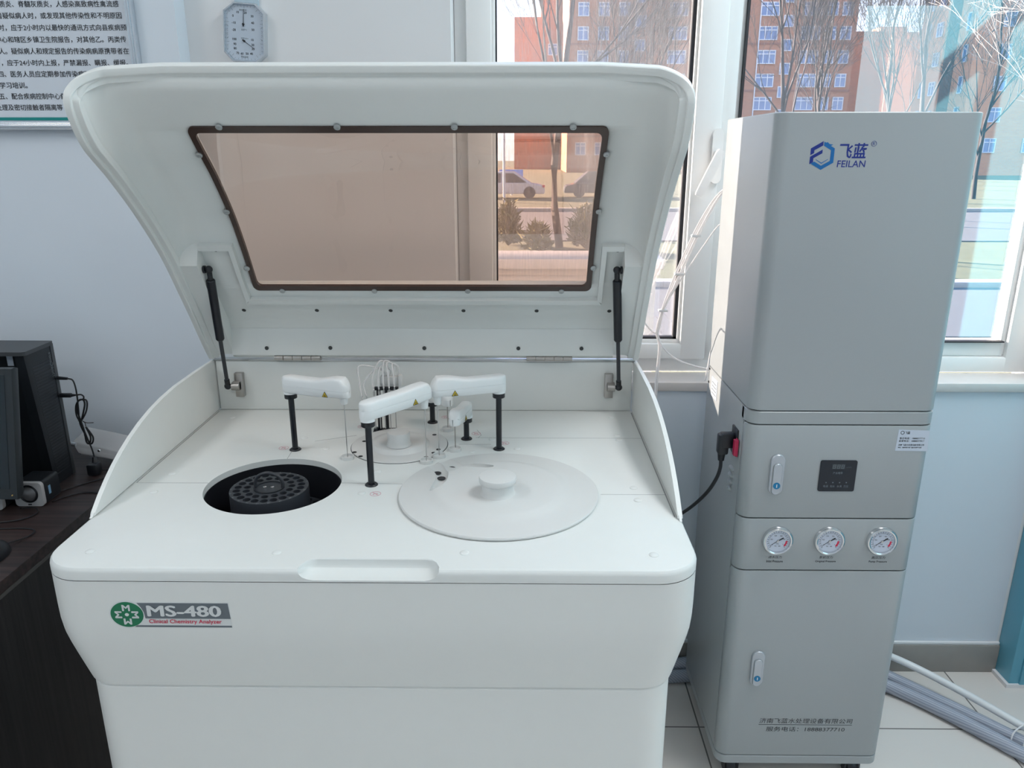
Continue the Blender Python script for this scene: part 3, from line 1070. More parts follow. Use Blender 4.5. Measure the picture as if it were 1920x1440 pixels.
cover = shell('cover', cover_surface(.010, 0, .007), .010, M_white, an)
shell('cover_liner', cover_surface(.0225, .009, 0), .0115, M_white, cover)
# stepped rim band that runs up one side, round the corner, across the front lip and down the other side
def rim_path():
    left = [(XC - w + .012, r, p) for r, p, w in zip(Rp, Pp, Wp)]
    pts = [(Vector((x, r.y, r.z)), r, p) for x, r, p in left]
    top = [(Vector((lerp(left[-1][0], 2 * XC - left[-1][0], k / 10), Rp[-1].y, Rp[-1].z)), Rp[-1], Pp[-1]) for k in range(1, 10)]
    right = [(Vector((2 * XC - x, r.y, r.z)), r, p) for x, r, p in left[::-1]]
    return pts + top + right
rp_ = rim_path()
bm = BM(); rs = []
for i, (q, r, p) in enumerate(rp_):
    t = (rp_[min(i + 1, len(rp_) - 1)][0] - rp_[max(0, i - 1)][0]).normalized()
    k = min(1, max(0, (r.z - 1.59) / .04))
    n_ = ((r - p).normalized() * (1 - k) + Vector((0, -.93, -.36)) * k)
    n_ = (n_ - t * n_.dot(t)).normalized()
    inn = n_.cross(t) * -1
    if inn.dot(Vector((XC, q.y, 1.2)) - q) < 0: inn = -inn
    prof = [(-.0125, -.016), (-.0128, -.001), (-.0115, .0012), (-.0095, .002), (-.0015, .002), (.0000, .0012), (.0005, -.0025), (.0010, -.003), (.0110, -.003), (.0120, -.004), (.0122, -.016)]
    rs.append([q + inn * a + n_ * b for a, b in prof])
rings(bm, rs)
build('cover_rim', bm, M_white, cover, ang=28)
# brown pane with dark border, following the curve
def onp(x, z, off):
    p, n_ = panel_at(z); p = p + n_ * off
    return Vector((x, p.y, p.z))
bm = BM()
oc = rrect(GX[0], GX[1], GZL, GZH, .012, 6); ic = rrect(WX[0], WX[1], WZL, WZH, .010, 6)
def dense(poly, n=14):
    out = []
    for (a, b), (c, d) in zip(poly, poly[1:] + poly[:1]):
        k = n if sqrt((a - c) ** 2 + (b - d) ** 2) > .1 else 1
        for i in range(k): out.append((lerp(a, c, i / k), lerp(b, d, i / k)))
    return out
oc, ic = dense(oc), dense(ic)
rs = [[onp(x, z, h) for x, z in c] for c, h in ((oc, -.001), (oc, .0032), (ic, .0032), (ic, -.004), (oc, -.001))]
rings(bm, rs, False, False)
build('window_border', bm, M_gasket, cover, ang=40)
bm = BM()
g = [[bm.verts.new(onp(x, lerp(WZL - .004, WZH + .004, i / 24), .001)) for x in (WX[0] - .004, WX[1] + .004)] for i in range(25)]
for i in range(24): bm.faces.new((g[i][0], g[i][1], g[i + 1][1], g[i + 1][0]))
build('tinted_pane', bm, M_tint, cover, label='bronze tinted see-through pane')
# pane screws
bm = BM()
lathe(bm, [(.0058, 0), (.0058, .0026), (.0044, .0036), (.0022, .0036), (.0016, .0026), (0, .0026)], (0, 0, 0), 20, axis='-y', cap=False)
sc0 = None
scs = [(x, 1.5602) for x in (-.513, -.312, -.113, .088)] + [(x, 1.2335) for x in (-.511, -.313, -.113, .087)] + [(-.5715, z) for z in (1.5145, 1.408, 1.286)] + [(.1505, z) for z in (1.516, 1.409, 1.288)]
for x, z in scs:
    p, n_ = panel_at(z); q = onp(x, z, .0042)
    rot = (atan2(n_.z, -n_.y) * -1, 0, 0)
    if sc0 is None:
        sc0 = build('pane_screw', bm, M_grey, cover); sc0.location = q - WL[cover]; sc0.rotation_euler = rot
    else:
        place('pane_screw', sc0, q, cover, rot)
# hinge bracket tray inside the cover: floor, ridge, thick side blocks
def strip(poly_xz, off0, off1):
    rings(bm, [[onp(x, z, off0) for x, z in poly_xz], [onp(x, z, off1) for x, z in poly_xz]])
bm = BM()
for sx in (1, -1):
    f = (lambda x: x) if sx == 1 else (lambda x: 2 * XC - x)
    # raised border along the ear's window side, top of ear
    for (x0, z0, x1, z1, wd) in ((-.5845, 1.337, -.5845, 1.214, .010),):
        k_ = 0 if sx == 1 else .026
        a = [(f(x0 - wd) + k_, z0), (f(x0) + k_, z0 + .004), (f(x0) + k_, (z0 + z1) / 2), (f(x0) + k_, z1 + .002), (f(x0 - wd) + k_, z1 - .004), (f(x0 - wd) + k_, (z0 + z1) / 2)]
        strip(a, 0, .011)
    # ear top border
    a = [(f(-.655), 1.330), (f(-.594) + k_, 1.330), (f(-.5845) + k_, 1.341), (f(-.655), 1.341)]
    strip(a, 0, .012)
    # side block
    pol = []
    for z in (1.341, 1.30, 1.25, 1.20, 1.155):
        p, n_ = panel_at(z); pol.append((p.y, p.z))
    pol += [(1.698, 1.115), (1.699, 1.078)]
    fr = [(1.6945, 1.0745), (1.680, 1.097), (1.6545, 1.139), (1.629, 1.180), (1.598, 1.226), (1.557, 1.288), (1.549, 1.296)]
    x0, x1 = f(-.700), f(-.6555)
    prism(bm, pol + fr, min(x0, x1), max(x0, x1), 'yz')
# ridge along the bottom of the window and the sloping lower plate
strip([(-.5945, 1.2065), (.1745, 1.2065), (.1655, 1.2165), (-.5855, 1.2165)], 0, .011)
lp = [(1.6945, 1.1345), (1.6865, 1.086), (1.6865, 1.074), (1.699, 1.066), (1.704, 1.10)]
prism(bm, lp, -.656, .210, 'yz')
br = build('hinge_bracket', bm, M_white, cover, ang=30)
bm = BM()
lathe(bm, [(.0045, 0), (.0045, .0006), (.0030, .0008), (.0028, .0002), (0, .0002)], (0, 0, 0), 16, axis='-y', cap=False, mi=0)
b0 = None
for x, z in ((-.6252, 1.325), (-.6125, 1.1815), (-.4505, 1.1815), (-.2870, 1.1815), (-.1260, 1.1815), (.0355, 1.1815), (.1955, 1.1815), (.1980, 1.325),
             (-.576, 1.0905), (-.431, 1.0915), (-.2177, 1.0915), (-.0046, 1.0915), (.138, 1.0915)):
    if z > 1.1:
        p, n_ = panel_at(z); q = onp(x, z, .0006); rot = (-atan2(n_.z, -n_.y), 0, 0)
    else:
        q = Vector((x, 1.6853, z)); rot = (0, 0, 0)
    if b0 is None:
        b0 = build('bracket_bolt', bm, M_hole, br); b0.location = q - WL[br]; b0.rotation_euler = rot
    else:
        place('bracket_bolt', b0, q, br, rot)
# piano-hinge knuckles
for x0, x1 in ((-.562, -.456), (.014, .118)):
    bm = BM()
    n = 5
    for k in range(n):
        a = lerp(x0, x1, k / n); b = lerp(x0, x1, (k + 1) / n)
        cyl(bm, (a + .0006, 1.6915, 1.0665), (b - .0006, 1.6915, 1.0665), .0062, n=18)
    box(bm, x0, x1, 1.692, 1.7035, 1.0605, 1.072)
    build('hinge', bm, M_steel2, an)
# gas struts and their brackets
for s_ in (1, -1):
    f = (lambda x: x) if s_ == 1 else (lambda x: 2 * XC - x)
    up = Vector((f(-.6435), 1.578, 1.285)); lo = Vector((f(-.6705), 1.676, 1.003))
    d = (lo - up).normalized()
    bm = BM()
    cyl(bm, up + d * .026, up + d * .170, .0092, n=20)
    cyl(bm, up + d * .024, up + d * .0262, .0078, .0092, n=20)
    cyl(bm, up + d * .170, up + d * .174, .0092, .0070, n=20)
    st = build('gas_strut', bm, M_blackm, an)
    bm = BM(); cyl(bm, up + d * .174, lo - d * .016, .0044, n=14)
    build('strut_rod', bm, M_disc, st)
    bm = BM()
    cyl(bm, up + d * .027, up - d * .004, .0055, n=14)
    bmesh.ops.create_uvsphere(bm, u_segments=14, v_segments=10, radius=.0078, matrix=Matrix.Translation(up))
    cyl(bm, up, up + Vector((f(-.656) - up.x, 0, 0)), .0042, n=12)
    cyl(bm, (f(-.6545), up.y, up.z), (f(-.6505), up.y, up.z), .0080, n=14)
    build('strut_end', bm, M_black, st)
    bm = BM()
    cyl(bm, lo - d * .018, lo + d * .004, .0060, n=14)
    bmesh.ops.create_uvsphere(bm, u_segments=14, v_segments=10, radius=.0080, matrix=Matrix.Translation(lo))
    cyl(bm, lo, lo + Vector((f(-.652) - lo.x, .0, 0)), .0045, n=12)
    build('strut_end', bm, M_black, st)
    bm = BM()
    a, b = sorted((f(-.659), f(-.640)))
    box(bm, a, b, 1.688, 1.702, .973, 1.030, .001)
    cyl(bm, (f(-.662), 1.680, 1.0015), (f(-.645), 1.680, 1.0015), .0095, n=20)
    box(bm, min(f(-.662), f(-.645)), max(f(-.662), f(-.645)), 1.680, 1.69, .992, 1.011)
    build('strut_bracket', bm, M_steel2, an)

# ---- badge on the front
FY = .986
bm = BM()
def plate(poly, y0, y1, mi): prism(bm, poly, y0, y1, 'xz', mi=mi)
nC = 48
cx, cz = -.5831, .8603
plate([(cx + .0268 * cos(2 * pi * k / nC), cz + .0233 * sin(2 * pi * k / nC)) for k in range(nC)], FY, FY - .0004, 0)
plate([(-.572, .8812), (-.4302, .8812), (-.4282, .8525), (-.556, .8525)], FY, FY - .0003, 0)
plate([(-.5665, .8800), (-.4312, .8800), (-.4292, .8538), (-.5565, .8538), (-.5575, .8640), (-.5610, .8725)], FY, FY - .0005, 1)
plate([(-.5720, .8425), (-.5660, .8425), (-.5660, .8520), (-.4290, .8520), (-.4290, .8425), (-.4285, .8410), (-.4285, .8387), (-.577, .8387)], FY, FY - .00025, 0)
plate([(-.5705, .8420), (-.4288, .8420), (-.4286, .8390), (-.5745, .8390)], FY, FY - .0005, 1)
plate([(cx + .0245 * cos(2 * pi * k / nC), cz + .0212 * sin(2 * pi * k / nC)) for k in range(nC)], FY, FY - .0007, 2)
bd = build('badge', bm, [M_badge, M_slate, M_green], an)
text('badge_title', 'MS-480', M_badge, bd, (-.5515, FY - .0006, .8580), width=.1085, height=.0180, fat=.035)
text('badge_subtitle', 'Clinical Chemistry Analyzer', M_red, bd, (-.5515, FY - .0004, .8440), width=.1085, height=.0085, fat=.018)
for k in range(4):
    r_ = k * pi / 2
    ox, oz = -sin(r_) * .0075, cos(r_) * .0075 * .87
    t_ = text('badge_emblem', 'M', M_badge, bd, (cx + ox - cos(r_) * .0, FY - .0008, cz + oz), height=.0100, sx=1.15, fat=.04, roll=r_, align='CENTER')
bm = BM(); plate([(cx + .0030 * cos(2 * pi * k / 24), cz + .0026 * sin(2 * pi * k / 24)) for k in range(24)], FY - .0007, FY - .0011, 0)
build('badge_hub', bm, M_badge, bd)

# ================================================================== WATER PURIFIER
PX0, PX1, PF, PB = 0.486, 0.884, 1.548, 1.915
pu = root('water_purifier', (0.685, 1.73, 0.0), 'tall grey water purifier cabinet on castors with three pressure gauges', 'water purifier')
def pring(z, i=0.0, yb=PB, r=.026, x0=PX0, x1=PX1, yf=PF):
    return [(x, y, z) for x, y in rrect(x0 + i, x1 - i, yf + i, yb - i, r, 8, rs=(r, r, .003, .003))]
def pbox(name, z0, z1, yb=PB, m=M_pur, e=.0018, yf=PF, inset=0.0):
    bm = BM()
    rings(bm, [pring(z0, e + inset, yb, yf=yf), pring(z0 + e, inset, yb, yf=yf), pring(z1 - e, inset, yb, yf=yf), pring(z1, e + inset, yb, yf=yf)])
    return build(name, bm, m, pu, ang=40)
up_h = pbox('upper_housing', 0.9915, 1.590)
pbox('gap_liner', 0.095, 0.992, PB - .004, M_gap, inset=.004)
bm = BM()   # side/back housing behind the doors
box(bm, PX0, PX1, 1.5835, PB, .097, .9895, .0015)
lower = build('lower_housing', bm, M_pur, pu)
def fronts(name, z0, z1, yb=1.5825, rr=.010):
    """front door that wraps round the cabinet's rounded corners, its own corners rounded"""
    bm = BM()
    out = [(x, y) for x, y in rrect(PX0, PX1, PF, yb + .06, .026, 10) if y < PF + .027]
    pts = [(PX0, yb)] + sorted([p for p in out if p[0] < PX0 + .0261], key=lambda p: -p[1]) + [(lerp(PX0 + .03, PX1 - .03, k / 6), PF) for k in range(7)] + sorted([p for p in out if p[0] > PX1 - .0261], key=lambda p: p[1]) + [(PX1, yb)]
    L = [0]
    for a, b in zip(pts, pts[1:]): L.append(L[-1] + sqrt((a[0] - b[0]) ** 2 + (a[1] - b[1]) ** 2))
    T = L[-1]
    def zz(s):
        e = min(s, T - s)
        return rr - sqrt(max(0, rr * rr - (rr - e) ** 2)) if e < rr else 0
    n = len(pts)
    top = [(p[0], p[1], z1 - zz(l)) for p, l in zip(pts, L)]
    bot = [(p[0], p[1], z0 + zz(l)) for p, l in zip(pts, L)]
    vt = [bm.verts.new(p) for p in top]; vb = [bm.verts.new(p) for p in bot]
    for i in range(n - 1): bm.faces.new((vb[i], vb[i + 1], vt[i + 1], vt[i]))
    bmesh.ops.recalc_face_normals(bm, faces=bm.faces)
    bm.normal_update()
    f = min(bm.faces, key=lambda f: f.calc_center_median().y)
    if f.normal.y > 0: bmesh.ops.reverse_faces(bm, faces=bm.faces)
    o = build(name, bm, M_pur, pu, ang=50, recalc=False)
    md = o.modifiers.new('thick', 'SOLIDIFY'); md.thickness = .006; md.offset = -1
    mb = o.modifiers.new('round', 'BEVEL'); mb.width = .0012; mb.segments = 2; mb.limit_method = 'ANGLE'
    return o
pbox('middle_band', 0.9605, 0.9895, 1.60)
door_c = fronts('control_door', .7415, .9585)
gp = fronts('gauge_panel', .6115, .7385)
door_l = fronts('lower_door', .0985, .6085, rr=.012)
pbox('base_plinth', 0.072, 0.0955)
# castors
for (x, y) in ((.535, 1.60), (.84, 1.60), (.535, 1.87), (.84, 1.87)):
    bm = BM()
    cyl(bm, (x, y, .070), (x, y, .0725), .022)
    box(bm, x - .020, x - .013, y - .018, y + .022, .020, .071, .002)
    box(bm, x + .013, x + .020, y - .018, y + .022, .020, .071, .002)
    box(bm, x - .02, x + .02, y - .02, y + .01, .060, .071, .003)
    c_ = build('castor', bm, M_black, pu)
    bm = BM()
    lathe(bm, [(.012, -.012), (.024, -.012), (.026, -.008), (.026, .008), (.024, .012), (.012, .012)], (x, y + .004, .026), 28, axis='x')
    cyl(bm, (x - .023, y + .004, .026), (x + .023, y + .004, .026), .005, mi=1)
    build('wheel', bm, [M_blackm, M_steel], c_)
# swing-lever latches
def latch(cx, cz, door, k=1.0):
    bm = BM()
    h, w = .047 * k, .0152 * k
    pl = rrect(cx - w, cx + w, cz - h, cz + h, w * .98, 10)
    rings(bm, [[(a, PF, b) for a, b in pl], [(a, PF - .004, b) for a, b in pl], [(cx + (a - cx) * .93, PF - .0055, cz + (b - cz) * .975) for a, b in pl]])
    o = build('latch_handle', bm, M_handle, door)
    bm = BM()
    lv = rrect(cx - w * .62, cx + w * .62, cz - h * .96, cz + h * .58, w * .60, 10)
    rings(bm, [[(a + (a - cx) * .1, PF - .0050, b + (b - cz) * .02) for a, b in lv], [(a + (a - cx) * .1, PF - .0057, b + (b - cz) * .02) for a, b in lv]], mi=1)
    rings(bm, [[(a, PF - .0055, b) for a, b in lv], [(a, PF - .0085, b) for a, b in lv], [(cx + (a - cx) * .9, PF - .0095, cz + (b - cz) * .97) for a, b in lv]])
    build('lever', bm, [M_handle, M_seam], o)
    bm = BM()
    r = w * .50
    zl = cz - h * .50
    prism(bm, [(cx + r * cos(2 * pi * q / 24), zl + r * sin(2 * pi * q / 24)) for q in range(24)], PF - .0095, PF - .0105, 'xz', 0)
    prism(bm, [(cx - r * .12, zl - r * .5), (cx + r * .12, zl - r * .5), (cx + r * .12, zl + r * .5), (cx - r * .12, zl + r * .5)], PF - .0105, PF - .0108, 'xz', 1)
    build('keyhole', bm, [M_lock, M_white2], o, label='blue round key lock')
latch(.5575, .846, door_c)
latch(.5615, .3505, door_l)
# display
bm = BM()
prism(bm, rrect(.6505, .7292, .8068, .8795, .004, 5), PF, PF - .0022, 'xz')
dsp = build('display', bm, M_screen, door_c)
DY = PF - .0022
bm = BM(); prism(bm, [(.6755, .8595), (.7035, .8595), (.7035, .8708), (.6755, .8708)], DY, DY - .0002, 'xz')
build('digit_window', bm, M_segbg, dsp)
bm = BM()
for k in range(3):                                    # unlit seven-segment 8 8 8
    x = .6772 + k * .0091; z = .8607; w = .0058; h = .0088; t = .0009; s_ = .0008
    for (a, b, c, d) in ((x, z, x + w, z + t), (x, z + h / 2 - t / 2, x + w, z + h / 2 + t / 2), (x, z + h - t, x + w, z + h),
                         (x, z, x + t, z + h), (x + w - t, z, x + w, z + h)):
        prism(bm, [(a + s_ * (b - z) / h, b), (c + s_ * (b - z) / h, b), (c + s_ * (d - z) / h, d), (a + s_ * (d - z) / h, d)], DY - .0002, DY - .0005, 'xz')
build('digits', bm, M_seg, dsp)
text('display_text', 'us/cm', M_seg, dsp, (.7065, DY, .8630), width=.0105, height=.0026)
text('display_text', '产水电导', M_seg, dsp, (.6790, DY, .8475), width=.021, height=.0058)
for k, w_ in enumerate(('电源', '制水', '水满', '欠压')):
    text('display_text', w_, M_seg, dsp, (.6615 + k * .0146, DY, .8165), width=.0105, height=.0054)
for k in range(4):
    bm = BM(); cyl(bm, (.6668 + k * .0146, DY, .8278), (.6668 + k * .0146, DY - .0003, .8278), .0014, n=12)
    build('indicator', bm, M_seg, dsp)
# contact sticker
bm = BM()
prism(bm, [(.8062, .9020), (.8752, .9010), (.8735, .9480), (.8075, .9505)], PF, PF - .0004, 'xz')
stk = build('contact_sticker', bm, M_label, door_c)
SY = PF - .0004
bm = BM()
lathe(bm, [(.0030, 0), (.0041, 0), (.0041, .0002), (.0030, .0002), (.0030, 0)], (.8165, SY, .9435), 24, axis='-y', cap=False)
build('sticker_logo', bm, M_ink, stk)
text('sticker_text', '飞蓝', M_ink, stk, (.8220, SY, .9405), width=.0105, height=.0058, bold=.02)
text('sticker_text', '售后电话：18888377710', M_ink, stk, (.8118, SY, .9285), width=.054, height=.0046, bold=.01)
text('sticker_text', '监督电话：18888377817', M_ink, stk, (.8112, SY, .9225), width=.054, height=.0046, bold=.01)
text('sticker_text', '济南飞蓝水处理设备有限公司', M_ink, stk, (.8110, SY, .9135), width=.055, height=.0042, bold=.01)
text('sticker_text', '地址：济南市历下区飞蓝水处理产业园', M_ink, stk, (.8112, SY, .9080), width=.050, height=.0032, bold=.02)
# gauges
def gauge(gx, gz):
    bm = BM()
    lathe(bm, [(.0345, 0), (.0345, .004), (.0325, .0085), (.0300, .0100), (.0275, .0090), (.0270, .0050)], (gx, PF, gz), 48, axis='-y', cap=False)
    g = build('pressure_gauge', bm, M_chrome, gp)
    bm = BM()
    lathe(bm, [(0, .004), (.0272, .004), (.0272, .0045), (0, .0045)], (gx, PF, gz), 40, axis='-y', cap=False)
    build('dial', bm, M_dial, g)
    y0 = PF - .0045
    def P(r, a): return (gx + r * sin(a), gz + r * cos(a))
    bm = BM()
    for k in range(21):                               # 270 degree scale from lower left to lower right
        a = radians(-135 + 270 * k / 20)
        r0 = .0215 if k % 2 else .0200
        x, z = P(r0, a); x2, z2 = P(.0240, a); wv = .00035
        px, pz = cos(a) * wv, -sin(a) * wv
        prism(bm, [(x - px, z - pz), (x + px, z + pz), (x2 + px, z2 + pz), (x2 - px, z2 - pz)], y0, y0 - .0002, 'xz', 0)
    arc = [P(.0200, radians(-135 + 2.7 * k)) for k in range(0, 101, 5)]
    for a, b in zip(arc, arc[1:]):
        prism(bm, [a, b, (b[0] * .985 + gx * .015, b[1] * .985 + gz * .015), (a[0] * .985 + gx * .015, a[1] * .985 + gz * .015)], y0, y0 - .0002, 'xz', 0)
    ra = [radians(90 + 5 * k) for k in range(9)]
    for a, b in zip(ra, ra[1:]):
        prism(bm, [P(.0175, a), P(.0175, b), P(.0215, b), P(.0215, a)], y0, y0 - .0003, 'xz', 1)
    build('scale', bm, [M_ink, M_red], g)
    for s_, a, r in (('0', -128, .0150), ('0.2', -75, .0145), ('0.4', -25, .0140), ('0.6', 28, .0140), ('0.8', 72, .0142), ('1', 125, .0145)):
        x, z = P(r, radians(a))
        text('scale_number', s_, M_ink, g, (x, y0, z - .0014), height=.0030, align='CENTER', bold=.02)
    text('unit_text', 'MPa', M_ink, g, (gx - .0003, y0, gz - .0085), width=.006, height=.0026, align='CENTER')
    for dx in (-.0045, .0045):
        text('unit_text', 'YN' if dx < 0 else '60', M_ink, g, (gx + dx, y0, gz - .0140), width=.0045, height=.0024, align='CENTER', bold=.02)
    bm = BM()
    a = radians(-124)
    d = (sin(a), cos(a)); q = (d[1], -d[0])
    def N(u, v): return (gx + d[0] * u + q[0] * v, gz + d[1] * u + q[1] * v)
    prism(bm, [N(.0225, 0), N(0, .0007), N(-.006, .0011), N(-.0135, .0014), N(-.0145, 0), N(-.0135, -.0014), N(-.006, -.0011), N(0, -.0007)], y0 - .001, y0 - .0016, 'xz')
    cyl(bm, (gx, y0 - .0005, gz), (gx, y0 - .0026, gz), .0026, mi=1)
    build('needle', bm, [M_ink, M_steel], g)
for gx in (.5755, .6905, .8068): gauge(gx, .6868)
for gx, a, b, w_ in ((.5750, '进水压力', 'Inlet Pressure', .0365), (.6892, '泵前压力', 'Original Pressure', .046), (.8065, '高压压力', 'Pump Pressure', .0405)):
    text('gauge_caption', a, M_ink, gp, (gx, PF, .6405), width=.031, height=.0068, align='CENTER', shear=.15)
    text('gauge_caption', b, M_ink, gp, (gx, PF, .6302), width=w_, height=.0062, align='CENTER', bold=.012)
text('maker_text', '济南飞蓝水处理设备有限公司', M_ink, door_l, (.5815, PF, .1925), width=.224, height=.0145, shear=.08)
text('maker_text', '服务电话：18888377710', M_ink, door_l, (.5995, PF, .1690), width=.190, height=.0135, shear=.05)
bm = BM(); prism(bm, [(.5805, .1880), (.8055, .1880), (.8055, .1890), (.5805, .1890)], PF, PF - .0003, 'xz')
build('text_rule', bm, M_ink, door_l)
# maker's mark: split hexagon and lettering
LX, LZ, LS = .5790, 1.5105, .0265
def hexpt(k, r): a = pi / 2 - k * pi / 3; return (LX + LS * r * cos(a) * .92, LZ + LS * r * sin(a))
def lpoly(pts, m, name):
    bm = BM(); prism(bm, pts, PF, PF - .0004, 'xz'); build(name, bm, m, up_h)
H = lambda x, z: (LX + x * LS, LZ + z * LS)
lpoly([H(0, 1.0), H(0, .70), H(-.60, .37), H(-.60, .17), H(-.86, .03), H(-.86, .50)], M_navy, 'logo_mark')
lpoly([H(0, .42), H(0, .16), H(-.61, -.18), H(-.61, -.46), H(-.86, -.60), H(-.86, -.08)], M_navy, 'logo_mark')
lpoly([H(.06, .97), H(.06, .68), H(.60, .37), H(.60, -.37), H(0, -.71), H(-.52, -.42), H(-.78, -.56), H(0, -1.0), H(.86, -.50), H(.86, .50), H(.55, .67), H(.72, .76), H(.45, .80), H(.30, .93), H(.18, .90)], M_blue, 'logo_mark')
lpoly([H(-.42, -.26), H(0, -.50), H(.45, -.24), H(.45, -.28), H(0, -.57), H(-.42, -.30)], M_blue, 'logo_mark')
text('logo_text', '飞蓝', M_navy, up_h, (.6110, PF, 1.5055), width=.0540, height=.0280, bold=.018, shear=.12)
text('logo_text', 'FEILAN', M_navy, up_h, (.6095, PF, 1.4890), width=.0545, height=.0125, bold=.008, shear=.05)
text('logo_text', 'R', M_navy, up_h, (.6755, PF, 1.5295), height=.0055, align='CENTER')
bm = BM(); lathe(bm, [(.0046, 0), (.0052, 0), (.0052, .0004), (.0046, .0004), (.0046, 0)], (.6755, PF, 1.5322), 28, axis='-y', cap=False)
build('logo_ring', bm, M_navy, up_h)
# left side: socket, switch, rating plate, louvres
bm = BM(); box(bm, PX0 - .004, PX0 + .002, 1.606, 1.648, .862, .925, .001)
sk = build('power_socket', bm, M_black, lower)
bm = BM()
box(bm, PX0 - .006, PX0 - .003, 1.590, 1.606, .868, .908, .001)
prism(bm, [(1.592, .870), (1.604, .870), (1.604, .906), (1.592, .906)], PX0 - .0115, PX0 - .006, 'yz')
build('power_switch', bm, mat('switch_red', (0.50, 0.02, 0.08), 0.25), lower, label='red rocker switch')
for k in range(4):
    z = .823 - k * .0165
    bm = BM()
    lathe(bm, [(.011, 0), (.010, .003), (.007, .006), (0, .0075)], (0, 0, 0), 20, cap=False)
    for v in bm.verts: v.co = Vector((PX0 - v.co.z, 1.634 + v.co.x * 1.3, z + v.co.y * .6))
    build('louvre', bm, M_pur, lower)
bm = BM(); box(bm, PX0 - .0008, PX0, 1.815, 1.872, .925, .975)
rp = build('rating_plate', bm, M_label, lower)
for k in range(4):
    bm = BM(); box(bm, PX0 - .0012, PX0 - .0008, 1.822, 1.865, .934 + k * .009, .936 + k * .009)
    build('plate_line', bm, M_seg, rp)
for y, z in ((1.90, .95), (1.90, .985)):
    bm = BM(); cyl(bm, (PX0 - .002, y, z), (PX0 + .001, y, z), .003, n=10)
    build('side_screw', bm, M_gap, lower)

# ================================================================== CORDS, TUBES, HOSES
pc = root('power_cord', (.44, 1.62, .80), 'black power cord plugged into the left side of the grey cabinet', 'power cord')
bm = BM()
box(bm, .452, .4818, 1.614, 1.640, .878, .912, .004)
box(bm, .446, .470, 1.615, 1.639, .862, .910, .005)
cyl(bm, (.457, 1.627, .864), (.457, 1.627, .846), .009, .007)
build('plug', bm, M_black, pc)
bm = BM()
tube(bm, [(.457, 1.627, .848), (.457, 1.628, .825), (.452, 1.636, .795), (.440, 1.66, .750), (.420, 1.71, .690), (.395, 1.77, .630), (.360, 1.84, .56), (.325, 1.87, .40), (.315, 1.88, .15), (.32, 1.89, .006)], .0042, 10)
build('cable', bm, M_cable, pc)
# clear tubing tied in a bundle from the cabinet back, behind the analyzer
ct = root('clear_tubing', (.40, 1.98, 1.2), 'bundle of thin clear tubes tied together hanging before the window handle', 'tubing')
bun = [(.545, 1.935, 1.452), (.500, 1.96, 1.425), (.463, 1.975, 1.357), (.429, 1.985, 1.272), (.400, 1.99, 1.190), (.3745, 1.99, 1.12), (.3625, 1.99, 1.062)]
for k in range(4):
    dx = (k - 1.5) * .0052; dy = (k % 2) * .006
    end = {0: [(.368, 1.985, 1.02), (.362, 1.97, .94), (.352, 1.93, .80), (.345, 1.90, .5), (.345, 1.9, .2)],
           1: [(.3745, 1.98, 1.025), (.41, 1.97, .993), (.46, 1.955, .976), (.51, 1.945, .968), (.53, 1.94, .96)],
           2: [(.372, 1.985, 1.02), (.366, 1.97, .93), (.358, 1.93, .78), (.352, 1.9, .5), (.352, 1.9, .2)],
           3: [(.345, 1.99, 1.065), (.30, 1.985, 1.12), (.26, 1.975, 1.16), (.22, 1.96, 1.17)]}[k]
    pts = [(x + dx * (1 if i < 5 else .4), y + dy, z + (k - 1.5) * .003 * (i < 2)) for i, (x, y, z) in enumerate(bun)] + end
    bm = BM(); tube(bm, pts, .0024, 8)
    build('tube', bm, M_tubeb, ct)
bm = BM(); tube(bm, [(.55, 1.94, 1.36), (.505, 1.972, 1.345), (.467, 1.985, 1.287), (.437, 1.99, 1.235), (.414, 1.993, 1.195), (.395, 1.993, 1.16)], .002, 8)
build('tube', bm, M_tubeb, ct)
bm = BM(); tube(bm, [(.5, 1.945, 1.25), (.505, 1.95, 1.15), (.500, 1.95, 1.05), (.492, 1.945, .98), (.485, 1.94, .94)], .0024, 8)
build('tube', bm, M_tubeb, ct)
for (x, y, z) in ((.446, 1.982, 1.312), (.4105, 1.99, 1.213), (.3745, 1.992, 1.117)):
    bm = BM(); box(bm, x - .012, x + .012, y - .005, y + .012, z - .003, z + .003, .002)
    build('cable_tie', bm, M_white2, ct)
cc = root('tubing_coil', (.335, 1.80, .62), 'loops of clear tubing hanging beside the right rear of the analyzer', 'tubing')
for k in range(3):
    bm = BM()
    x = .305 + k * .012
    tube(bm, [(x, 1.70 + k * .02, .66), (x + .02, 1.73, .672), (x + .06, 1.75, .63), (x + .075, 1.75, .575), (x + .06, 1.75, .52), (x + .02, 1.74, .46), (x, 1.72, .42)], .0022, 8)
    build('tube', bm, M_tube, cc)
# drain hoses on the floor
bm = BM(); tube(bm, [(.20, 1.90, .02), (.36, 1.93, .02), (.60, 1.955, .02), (.85, 1.965, .02), (1.00, 1.945, .021), (1.13, 1.86, .02), (1.30, 1.655, .019), (1.50, 1.36, .018)], .019, 16)
finish(build('drain_hose', bm, M_hose), 'grey braided drain hose lying on the floor, nearest the room', 'hose', 'drain hoses behind the cabinet')
bm = BM(); tube(bm, [(.20, 1.955, .02), (.36, 1.972, .02), (.60, 1.975, .058), (.85, 1.975, .056), (1.02, 1.985, .044), (1.10, 1.945, .022), (1.18, 1.86, .020), (1.34, 1.68, .0185), (1.53, 1.40, .018)], .018, 16)
finish(build('drain_hose', bm, M_hose), 'second grey braided drain hose, between the first one and the white pipe', 'hose', 'drain hoses behind the cabinet')
wp = root('water_pipe', (1.2, 1.85, .05), 'slim white water pipe strapped over the grey hoses on the floor', 'pipe')
